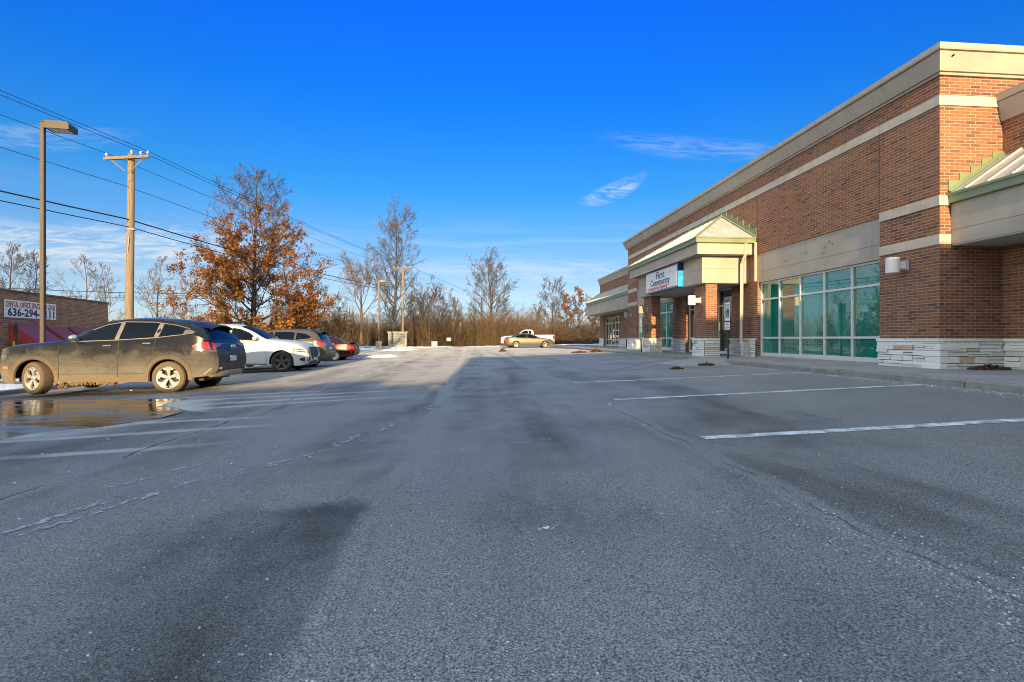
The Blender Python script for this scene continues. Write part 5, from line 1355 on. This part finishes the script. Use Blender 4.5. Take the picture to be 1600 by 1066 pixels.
# ================================================================== TREES
def grow(rg, base, h, r0, lean=0, forks=2, spread=.75, lv=4, up=.25, first=.25, n1=14, taper=.9, crown=1.0, dens=1.0, vase=False, droop=0, tf=1.0):
    segs = {0: [], 1: [], 2: [], 3: [], 4: []}; tips = []
    def branch(p, d, L, r, lev, hfrac):
        n = max(3, min(9, int(L/.30) if lev > 1 else int(L/.6))); pts = [p.copy()]; rad = [r]; q = p.copy(); dd = d.copy()
        wob = (.04, .10, .13, .16, .18)[lev]
        for i in range(n):
            dd = (dd + Vector((rg.gauss(0,wob), rg.gauss(0,wob), rg.gauss(0,wob*.6) + (up*.35 if lev else .03) - droop*(lev > 1)*.1))).normalized()
            q = q + dd*(L/n); pts.append(q.copy()); t = (i+1)/n; rad.append(max(.0035, r*(1-taper*t)))
        segs[lev].append((pts, rad)); 
        if lev >= lv-1: tips.append((pts, lev))
        if lev >= lv: return
        if lev == 0:
            k = n1
            for j in range(k):
                t = first + (1-first)*(j + rg.random()*.8)/k; i = min(n-1, int(t*n)); f = t*n-i; o = pts[i].lerp(pts[i+1], clamp(f)); a = j*2.4 + rg.uniform(-.4,.4)
                el = spread*(1.15 - .75*t) + .18; dirv = Vector((math.cos(a)*math.sin(el), math.sin(a)*math.sin(el), math.cos(el)))
                LL = h*crown*(.50*(1-t)**.8 + .13)*rg.uniform(.75,1.15)
                if tf < 1: LL = h*crown*(.62 - .22*t)*rg.uniform(.8,1.1)*(1.5-tf)
                if vase: LL = h*crown*.5*(1.1-.7*t)*rg.uniform(.8,1.1)
                branch(o, dirv, LL, max(.012, lerp(rad[i],rad[min(i+1,n)],clamp(f))*rg.uniform(.38,.55)), 1, t)
        else:
            k = max(2, int(round({1: 8.5, 2: 5.5, 3: 3.2}[lev]*dens*rg.uniform(.8,1.2))))
            for j in range(k):
                t = .22 + .76*(j + rg.random())/k; i = min(n-1, int(t*n)); o = pts[i].lerp(pts[i+1], clamp(t*n-i)); dl = (pts[i+1]-pts[i]).normalized()
                s = dl.orthogonal().normalized(); s.rotate(Matrix.Rotation(rg.random()*6.283, 3, dl)); an = rg.uniform(.5,.95)
                branch(o, (dl*math.cos(an) + s*math.sin(an)).normalized(), L*rg.uniform(.32,.58)*(1.15-.5*t), max(.004, rad[i]*.55), lev+1, t)
    branch(Vector(base), Vector((lean, 0, 1)).normalized(), h*tf, r0, 0, 0)
    return segs, tips
def tree_parts(segs, sides=(10,6,4,3,3), minr=0):
    tr, br = MB(), MB()
    for pts, rad in segs[0]:
        rad = list(rad); rad[0] *= 1.35; tr.tube(pts, rad, sides[0])
    for l in (1,2,3,4):
        for pts, rad in segs[l]: br.tube(pts, [max(minr, r) for r in rad], sides[l], caps=False)
    return tr, br
def leaves(rg, tips, n, s, zmax=None, prob=None, sp=.12):
    V = []; Rn = []
    for _ in range(n):
        pts, lev = rg.choice(tips); t = rg.random()*(len(pts)-1); i = int(t); p = pts[i].lerp(pts[i+1], t-i)
        if prob and rg.random() > prob(p): continue
        p = p + Vector((rg.gauss(0,sp), rg.gauss(0,sp), rg.gauss(-.03,sp)))
        a = Vector((rg.gauss(0,1), rg.gauss(0,1), rg.gauss(-.3,.8))).normalized(); b = a.orthogonal().normalized(); b.rotate(Matrix.Rotation(rg.random()*6.28, 3, a)); k = s*rg.uniform(.6,1.3)
        V.append((p - a*k*.5, p + b*k*.36 , p + a*k*.5, p - b*k*.36)); Rn.append(rg.random())
    return V, Rn
def leaf_mesh(name, V, Rn, mat, parent):
    m = MB()
    for q, r in zip(V, Rn): m.add(q, [(0,1,2,3)], 0, r)
    return m.build(name, mat, parent, fix=False)

# the big brown oak
rg = random.Random(21)
X, Y = at(393, 30); z0 = zt(X, Y); OK = root('oak_tree', 'big oak still holding brown leaves behind the white SUV', 'tree', (X, Y, z0), 0)
segs, tips = grow(rg, (X, Y, z0-.2), 11.3, .20, 0, spread=1.12, lv=4, up=.30, first=.10, n1=34, crown=.80, dens=1.0)
tr, br = tree_parts(segs, minr=.008)
tr.build('trunk', M['bark_dark'], OK, smooth=60, fix=False); br.build('branches', M['bark_dark'], OK, smooth=60, fix=False)
def op(p):
    h = (p.z - z0)/11.3; return clamp(1.2 - 1.85*max(0, h-.24)) * clamp(.30 + 1.5*(mnoise.noise(p*.6)+.36))
V, Rn = leaves(rg, tips, 92000, .125, prob=op, sp=.10); leaf_mesh('crown', V, Rn, M['oakleaf'], OK)

def shrub(name, label, px, d, h, w, seed, mat, n, ls, bm, stems=16):
    rg = random.Random(seed); X, Y = at(px, d); z0 = zt(X, Y); S = root(name, label, 'shrub', (X, Y, z0)); m = MB(); tips = []
    for k in range(stems):
        a = rg.random()*6.28; r = rg.random()**.5*w*.35; p = Vector((X+r*math.cos(a), Y+r*math.sin(a), z0-.1)); dv = Vector((math.cos(a)*w*.5/h*rg.uniform(.2,1.2), math.sin(a)*w*.5/h*rg.uniform(.2,1.2), 1)).normalized()
        s2, t2 = grow(rg, p, h*rg.uniform(.65,1.0), .035, dv.x, spread=.7, lv=3, first=.12, n1=9, crown=.75, dens=.8); dx = dv
        for l in (0,1,2,3):
            for pts, rad in s2[l]:
                pts = [q + Vector((0, dv.y*(q.z-z0), 0)) for q in pts]; m.tube(pts, [max(.006,x) for x in rad], 4 if l == 0 else 3, caps=False); 
                if l >= 1: tips.append((pts, l))
    m.build('branches', bm, S, fix=False)
    if n: V, Rn = leaves(rg, tips, n, ls, sp=.13); leaf_mesh('leaves', V, Rn, mat, S)
    return S
shrub('shrub', 'dense orange leaved shrub below the oak above the white SUV roof', 425, 31, 3.0, 4.2, 31, M['orangeleaf'], 5200, .16, M['bark_warm'], 14)
shrub('shrub', 'orange leaved shrub below the left side of the oak', 322, 33, 2.9, 4.5, 32, M['oakleaf'], 4200, .17, M['bark_warm'], 13)
shrub('shrub', 'twiggy tan shrub right of the oak above the grey SUV', 487, 36, 4.1, 4.8, 33, M['orangeleaf'], 1500, .14, M['bark_warm'], 20)
shrub('shrub', 'olive green shrub between the utility pole and the oak', 236, 36, 3.0, 4.0, 34, M['oliveleaf'], 3800, .17, M['bark'], 10)
shrub('shrub', 'small olive shrub just behind the brick office corner', 185, 46, 2.6, 3.0, 35, M['oliveleaf'], 1800, .2, M['bark'], 8)

# bare trees: a few grown kinds, each placed tree a thing of its own
def bare(label, px, top, d, seed, r0=None, mat='bark', name='bare_tree', **k):
    rg = random.Random(seed); X, Y = at(px, d); z0 = zt(X, Y); h = zat(top, d) - z0
    T = root(name, label, 'tree', (X, Y, z0), 0, 'bare winter trees')
    segs, tips = grow(rg, (X, Y, z0-.3), h+.3, r0 or h*.022, **k)
    tr, br = tree_parts(segs, minr=.006*d/30)
    tr.build('trunk', M[mat], T, smooth=60, fix=False); br.build('branches', M[mat], T, smooth=60, fix=False)
    return T, tips
bare('broad bare tree with a thick pale trunk left of the far lamp', 565, 392, 64, 41, .30, 'bark_warm', spread=.85, first=.50, n1=11, crown=1.0, up=.22, tf=.66)
bare('tallest bare tree, upright and narrow beside the far utility pole', 616, 340, 66, 42, .30, 'bark', spread=.80, first=.16, n1=30, crown=.95, up=.22, tf=.9)
bare('small many branched bare tree right of the monument sign', 669, 432, 60, 43, .14, 'bark_dark', spread=.8, first=.18, n1=14, crown=1.05, up=.26, tf=.58)
bare('oval bare tree in the middle of the skyline', 770, 404, 84, 44, .34, 'bark', spread=.85, first=.24, n1=24, crown=1.1, up=.23, tf=.84)
bare('open bare tree with a long left limb behind the pickup', 862, 440, 84, 45, .26, 'bark', spread=1.0, first=.30, n1=14, crown=1.1, up=.2, tf=.8)
T, tp = bare('bare tree with reddish twigs nearest the far shop end', 907, 459, 74, 46, .20, 'bark_warm', spread=1.25, first=.35, n1=13, crown=.9, up=.22)
V, Rn = leaves(random.Random(1), tp, 700, .22); leaf_mesh('leaves', V, Rn, M['oakleaf'], T)
T, tp = bare('small reddish leaved tree between the two trees left of the far shop', 886, 464, 92, 47, .16, 'bark', spread=1.0, first=.45, n1=9, crown=.6)
V, Rn = leaves(random.Random(2), tp, 600, .28); leaf_mesh('leaves', V, Rn, M['oakleaf'], T)
bare('bare tree behind the office roof at the left picture edge', 18, 388, 62, 48, .2, 'bark_dark', spread=.9, first=.25, n1=12, crown=.8, up=.4)
bare('small bare tree behind the office just left of the lamp post', 42, 402, 66, 49, .18, 'bark_dark', spread=.85, first=.3, n1=10, crown=.7, up=.4)
bare('wide thin bare tree behind the office right of the lamp post', 140, 410, 64, 50, .17, 'bark_warm', spread=1.0, first=.2, n1=11, crown=.85, up=.4, dens=.8)
bare('thin bare tree behind the office close to the utility pole', 172, 424, 66, 53, .14, 'bark_warm', spread=.9, first=.25, n1=10, crown=.8, up=.4, dens=.8)
bare('thin vase shaped bare tree between utility pole and oak', 241, 411, 62, 51, .17, 'bark_warm', spread=.95, first=.2, n1=12, crown=.8, up=.45, dens=.85)
bare('faint bare tree just left of the oak', 286, 436, 70, 54, .14, 'bark_warm', spread=.95, first=.2, n1=11, crown=.8, up=.4, dens=.8)
bare('short bare tree between the oak and the broad pale trunked tree', 497, 436, 58, 52, .12, 'bark', spread=.95, first=.2, n1=13, crown=.85, up=.45, dens=.85)
bare('dark twiggy small tree against the far shop wall', 925, 484, 70, 55, .10, 'bark_dark', spread=1.0, first=.15, n1=14, crown=.9, up=.3)
bare('pale slender tree before the brush left of the white post', 706, 470, 78, 56, .12, 'bark_warm', spread=.7, first=.4, n1=10, crown=.7, up=.4)

# the brush wood behind the lot reads as one mass
def thicket():
    rs = np.random.RandomState(4); V = []; Fq = []; Rn = []; base = 0
    def poly(P, r):                       # P: (k,4,3) polylines -> three-sided tubes
        nonlocal base
        k, n, _ = P.shape; ang = np.array([0, 2.094, 4.189]); off = np.stack([np.cos(ang), np.sin(ang), np.zeros(3)], -1)
        rr = r[:, None]*np.linspace(1, .35, n)[None]
        W = P[:, :, None, :] + off[None, None]*rr[:, :, None, None]
        V.append(W.reshape(-1, 3)); idx = np.arange(k*n*3).reshape(k, n, 3) + base
        for j in range(3):
            j2 = (j+1) % 3; Fq.append(np.stack([idx[:, :-1, j], idx[:, :-1, j2], idx[:, 1:, j2], idx[:, 1:, j]], -1).reshape(-1, 4))
        base += k*n*3; return k*(n-1)
    cl = []
    for i in range(900):
        px = rs.uniform(430, 950); d = 69 + 34*rs.rand()**1.2
        if i > 780: px = rs.uniform(-80, 430); d = rs.uniform(78, 105)
        X, Y = at(px, d)
        hh = {0: 4.6}.get(0); u = mnoise.noise(Vector((px*.018, d*.05, 0)))
        h = (3.6 + 3.6*u + rs.uniform(-.9, 1.9)) * (1.15 if px < 720 else 1.0) * (d/84)**.8
        if 640 < px < 700: h *= 1.12
        if px > 870: h *= .85
        cl.append((X, Y, h, zt(X, Y), .35 + .5*u + rs.uniform(-.25,.25)))
    rn_all = []
    for X, Y, h, z0, tint in cl:
        ns = 11; a = rs.rand(ns)*6.283; sp = rs.rand(ns)*h*.48; hh = h*(.5+.55*rs.rand(ns))
        t = np.linspace(0, 1, 5)
        bx = X + rs.randn(ns)*.55; by = Y + rs.randn(ns)*.4
        P = np.zeros((ns, 5, 3)); P[:, :, 0] = bx[:, None] + (np.cos(a)*sp)[:, None]*t**1.4 + np.cumsum(rs.randn(ns, 5), 1)*.13; P[:, :, 1] = by[:, None] + (np.sin(a)*sp)[:, None]*t**1.4
        P[:, :, 2] = z0 - .2 + hh[:, None]*t
        poly(P, .022 + .02*rs.rand(ns)); rn_all.append(np.repeat(np.clip(tint - .12 + rs.randn(ns)*.2, 0, 1), 4)); rn_all[-1] = np.tile(rn_all[-1], 3)
        nt = ns*13; si = rs.randint(0, ns, nt); ti = rs.randint(1, 5, nt); o = P[si, ti]; a2 = rs.rand(nt)*6.283; L = h*(.08+.17*rs.rand(nt)); ez_ = .0 + 1.0*rs.rand(nt)
        dv = np.stack([np.cos(a2), np.sin(a2), ez_], -1); dv /= np.linalg.norm(dv, axis=1)[:, None]
        Q = o[:, None, :] + dv[:, None, :]*L[:, None, None]*np.linspace(0, 1, 3)[None, :, None] + np.concatenate([np.zeros((nt,1,3)), rs.randn(nt, 2, 3)*.10], 1)
        poly(Q, .011 + .010*rs.rand(nt)); q = np.repeat(np.clip(tint + .12 + rs.randn(nt)*.22, 0, 1), 2); rn_all.append(np.tile(q, 3))
    # withered leaves and seed heads low in the brush
    Vl = []; nl = 60000; ci = rs.randint(0, len(cl), nl)
    C_ = np.array([(c[0], c[1], c[3], c[2]) for c in cl])[ci]
    p = np.stack([C_[:, 0] + rs.randn(nl)*.9, C_[:, 1] + rs.randn(nl)*.6, C_[:, 2] + C_[:, 3]*rs.rand(nl)**1.7*.75], -1); a = rs.randn(nl, 3); a /= np.linalg.norm(a, axis=1)[:, None]; b = np.cross(a, rs.randn(nl, 3)); b /= np.linalg.norm(b, axis=1)[:, None]; s = (.06 + .08*rs.rand(nl))[:, None]
    W = np.stack([p-a*s*.6, p+b*s*.4, p+a*s*.6, p-b*s*.4], 1); V.append(W.reshape(-1, 3)); Fq.append(np.arange(nl*4).reshape(nl, 4) + base); rn_all.append(np.clip(.66 + rs.randn(nl)*.16, 0, 1))
    V = np.concatenate(V); Fq = np.concatenate(Fq); rn = np.concatenate(rn_all)
    me = bpy.data.meshes.new('woodland'); me.vertices.add(len(V)); me.vertices.foreach_set('co', V.ravel()); me.loops.add(len(Fq)*4); me.loops.foreach_set('vertex_index', Fq.ravel().astype(np.int32))
    me.polygons.add(len(Fq)); me.polygons.foreach_set('loop_start', np.arange(0, len(Fq)*4, 4, dtype=np.int32)); me.materials.append(M['brush'])
    at_ = me.attributes.new('rnd', 'FLOAT', 'FACE'); at_.data.foreach_set('value', rn.astype(np.float32)); me.update(calc_edges=True)
    o = bpy.data.objects.new('woodland', me); COL.objects.link(o); setp(o, 'orange brown brush wood closing off the far side of the lot', 'brush', kind='stuff')
thicket()
# saplings standing up out of the brush: three grown kinds, then copies
protos = []; rg = random.Random(77)
for k in range(3):
    S = thing('sapling', 'thin grey bare sapling standing up out of the brush', 'tree', (0,0,0), 0, 'bare saplings in the brush'); r2 = random.Random(80+k)
    segs, tips = grow(r2, (0,0,-.2), 7.0, .09, r2.uniform(-.06,.06), spread=.75, lv=4, first=.22, n1=13, crown=.72, dens=.8, up=.26, tf=.8)
    tr, br = tree_parts(segs, (6,4,3,3,3), .014); tr.build('trunk', M['bark'], S, smooth=60, fix=False); br.build('branches', M['bark'], S, fix=False); protos.append(S)
for i, px in enumerate((452,478,512,530,588,604,648,690,732,746,790,806,836,846,878,896,934,655,722,818)):
    o = protos[i] if i < 3 else copy_tree(protos[i % 3]); d = rg.uniform(70, 88); X, Y = at(px + rg.uniform(-5,5), d); o.location = (X, Y, zt(X,Y)); o.rotation_euler = (0,0,rg.random()*6.28); s_ = rg.uniform(.72,1.12)*(1.1 if px < 720 else .95); o.scale = (s_*1.1, s_*1.1, s_)

# ================================================================== CAMERA, SUN, SKY
cam = bpy.data.cameras.new('camera'); co = bpy.data.objects.new('camera', cam); COL.objects.link(co)
cam.sensor_width = 36; cam.lens = 36*F/1600; cam.shift_y = -4/1600; cam.clip_start = .05; cam.clip_end = 3000
co.location = (0, 0, 0); co.rotation_euler = (R(90), 0, -TH); scn.camera = co
EL, AZ = R(9.76), R(2.6)             # sun low behind the viewer, travelling a touch to the right
sun = bpy.data.lights.new('sun', 'SUN'); so = bpy.data.objects.new('sun', sun); COL.objects.link(so)
sun.energy = SUN_E; sun.angle = R(.55); sun.color = SUN_C
dirv = Vector((math.sin(AZ)*math.cos(EL), math.cos(AZ)*math.cos(EL), -math.sin(EL)))
so.rotation_euler = dirv.to_track_quat('-Z', 'Y').to_euler(); so.location = (0, -40, 30)
w = bpy.data.worlds.new('World'); scn.world = w; w.use_nodes = True; nt = w.node_tree; nt.nodes.clear()
class WG(G):
    def __init__(s): s.nt = nt
g = WG()
out = nt.nodes.new('ShaderNodeOutputWorld'); bg = nt.nodes.new('ShaderNodeBackground'); nt.links.new(bg.outputs[0], out.inputs[0]); bg.inputs[1].default_value = SKY_E
sky = nt.nodes.new('ShaderNodeTexSky'); sky.sky_type = 'NISHITA'; sky.sun_disc = False; sky.sun_elevation = EL; sky.sun_rotation = math.pi + AZ; sky.air_density = 1.0; sky.dust_density = .3; sky.ozone_density = 2.5
D = g.node('ShaderNodeTexCoord').outputs['Generated']; s = g.sep(D)
hs = g.node('ShaderNodeHueSaturation', {'Saturation': 1.0, 'Value': 1.0, 'Color': sky.outputs[0]}).outputs[0]
fm = g.math('MULTIPLY', g.mapr(s[1], .22, .52), g.mapr(s[2], .80, .62))     # deep blue opposite the low sun
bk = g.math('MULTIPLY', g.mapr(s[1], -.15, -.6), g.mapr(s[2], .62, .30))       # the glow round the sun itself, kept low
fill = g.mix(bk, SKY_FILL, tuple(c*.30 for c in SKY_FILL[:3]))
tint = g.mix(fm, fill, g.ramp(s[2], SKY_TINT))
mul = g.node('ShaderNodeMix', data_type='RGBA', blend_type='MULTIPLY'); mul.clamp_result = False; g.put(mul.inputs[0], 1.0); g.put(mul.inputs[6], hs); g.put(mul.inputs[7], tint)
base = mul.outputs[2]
# cirrus, laid out on a high plane so that it flattens toward the horizon
zz = g.math('MAXIMUM', s[2], .02); u = g.math('DIVIDE', s[0], g.math('ADD', zz, .05)); v = g.math('DIVIDE', s[1], g.math('ADD', zz, .05))
cv = g.node('ShaderNodeCombineXYZ', {0: u, 1: v, 2: 0.0}).outputs[0]
n1 = g.noise(g.scale(cv, (.10,.42,1)), 1.5, 7, .62, .9); n2 = g.noise(g.scale(cv, (.22,.20,1)), .8, 3, .5)
low = g.mapr(s[2], .03, .20, 1, 0)                       # thin bands near the horizon
hb = g.noise(g.node('ShaderNodeCombineXYZ', {0: g.math('MULTIPLY', s[0], 1.5), 1: g.math('MULTIPLY', s[1], .4), 2: g.math('MULTIPLY', s[2], 26.0)}).outputs[0], 1.6, 5, .6, .4)
c1 = g.math('MULTIPLY', g.mapr(n1, .56, .80), g.mapr(n2, .50, .68)); c1 = g.math('MULTIPLY', c1, g.mapr(s[2], .08, .2, .3, 1))
c2 = g.math('MULTIPLY', g.mapr(hb, .46, .66), g.math('MULTIPLY', g.mapr(s[2], .02, .06, .3, 1), g.mapr(s[2], .10, .26, 1, 0)))
# one hooked wisp low on the right, a long faint one above it
def wisp(x0, z0, ax, az, rot, k):
    a = g.math('DIVIDE', s[0], g.math('MAXIMUM', s[1], .05)); b = g.math('DIVIDE', s[2], g.math('MAXIMUM', s[1], .05))
    wn = g.noise(g.node('ShaderNodeCombineXYZ', {0: g.math('MULTIPLY', a, 5.0), 1: g.math('MULTIPLY', b, 34.0), 2: k}).outputs[0], 2.2, 8, .7, 1.2)
    da, db = g.math('SUBTRACT', a, x0), g.math('SUBTRACT', b, z0); cr, sr = math.cos(rot), math.sin(rot)
    p = g.math('DIVIDE', g.math('ADD', g.math('MULTIPLY', da, cr), g.math('MULTIPLY', db, sr)), ax); q = g.math('DIVIDE', g.math('SUBTRACT', g.math('MULTIPLY', db, cr), g.math('MULTIPLY', da, sr)), az)
    q = g.math('ADD', q, g.math('MULTIPLY', g.math('MULTIPLY', p, p), -.5))
    r = g.math('ADD', g.math('MULTIPLY', p, p), g.math('MULTIPLY', q, q)); return g.math('MULTIPLY', g.mapr(r, 1.0, .05), g.mapr(wn, .36, .66))
wx = lambda px: math.tan(math.atan((px-800)/F)+TH)
def wz(px, py): a = (px-800)/F; return (529-py)/F/(CT-a*ST)
c3 = wisp(wx(960), wz(960,300), .085, .022, .42, 1.0); c4 = g.math('MULTIPLY', wisp(wx(1090), wz(1090,232), .24, .03, -.03, 4.0), .30); c5 = g.math('MULTIPLY', wisp(wx(192), wz(192,42), .06, .02, .1, 8.0), .10)
c6 = g.math('MULTIPLY', wisp(wx(130), wz(130,385), .55, .055, .0, 12.0), 1.3); c7 = g.math('MULTIPLY', wisp(wx(830), wz(830,424), .30, .03, .0, 15.0), .8); c8 = g.math('MULTIPLY', wisp(wx(60), wz(60,215), .2, .03, .0, 18.0), .35)
cl = g.math('MULTIPLY', c1, .22); cl = g.math('MAXIMUM', cl, g.math('MULTIPLY', c2, .42))
for c_ in (c3, c4, c6, c7, c8): cl = g.math('MAXIMUM', cl, g.math('MULTIPLY', c_, .62))
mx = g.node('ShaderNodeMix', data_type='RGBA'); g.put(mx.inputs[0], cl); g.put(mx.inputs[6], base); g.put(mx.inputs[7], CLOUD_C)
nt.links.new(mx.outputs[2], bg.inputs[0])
vs_ = scn.view_settings; vs_.view_transform = 'Standard'; vs_.look = 'None'; vs_.exposure = EXPO; vs_.gamma = 1; vs_.use_curve_mapping = False
scn.cycles.max_bounces = 8; scn.cycles.use_denoising = True; scn.cycles.denoising_prefilter = 'ACCURATE'; w.cycles.sampling_method = 'MANUAL'; w.cycles.sample_map_resolution = 1024; scn.cycles.sample_clamp_indirect = 4; scn.cycles.filter_width = 1.0
for o in scn.objects:
    if '_w' in o.keys(): del o['_w']
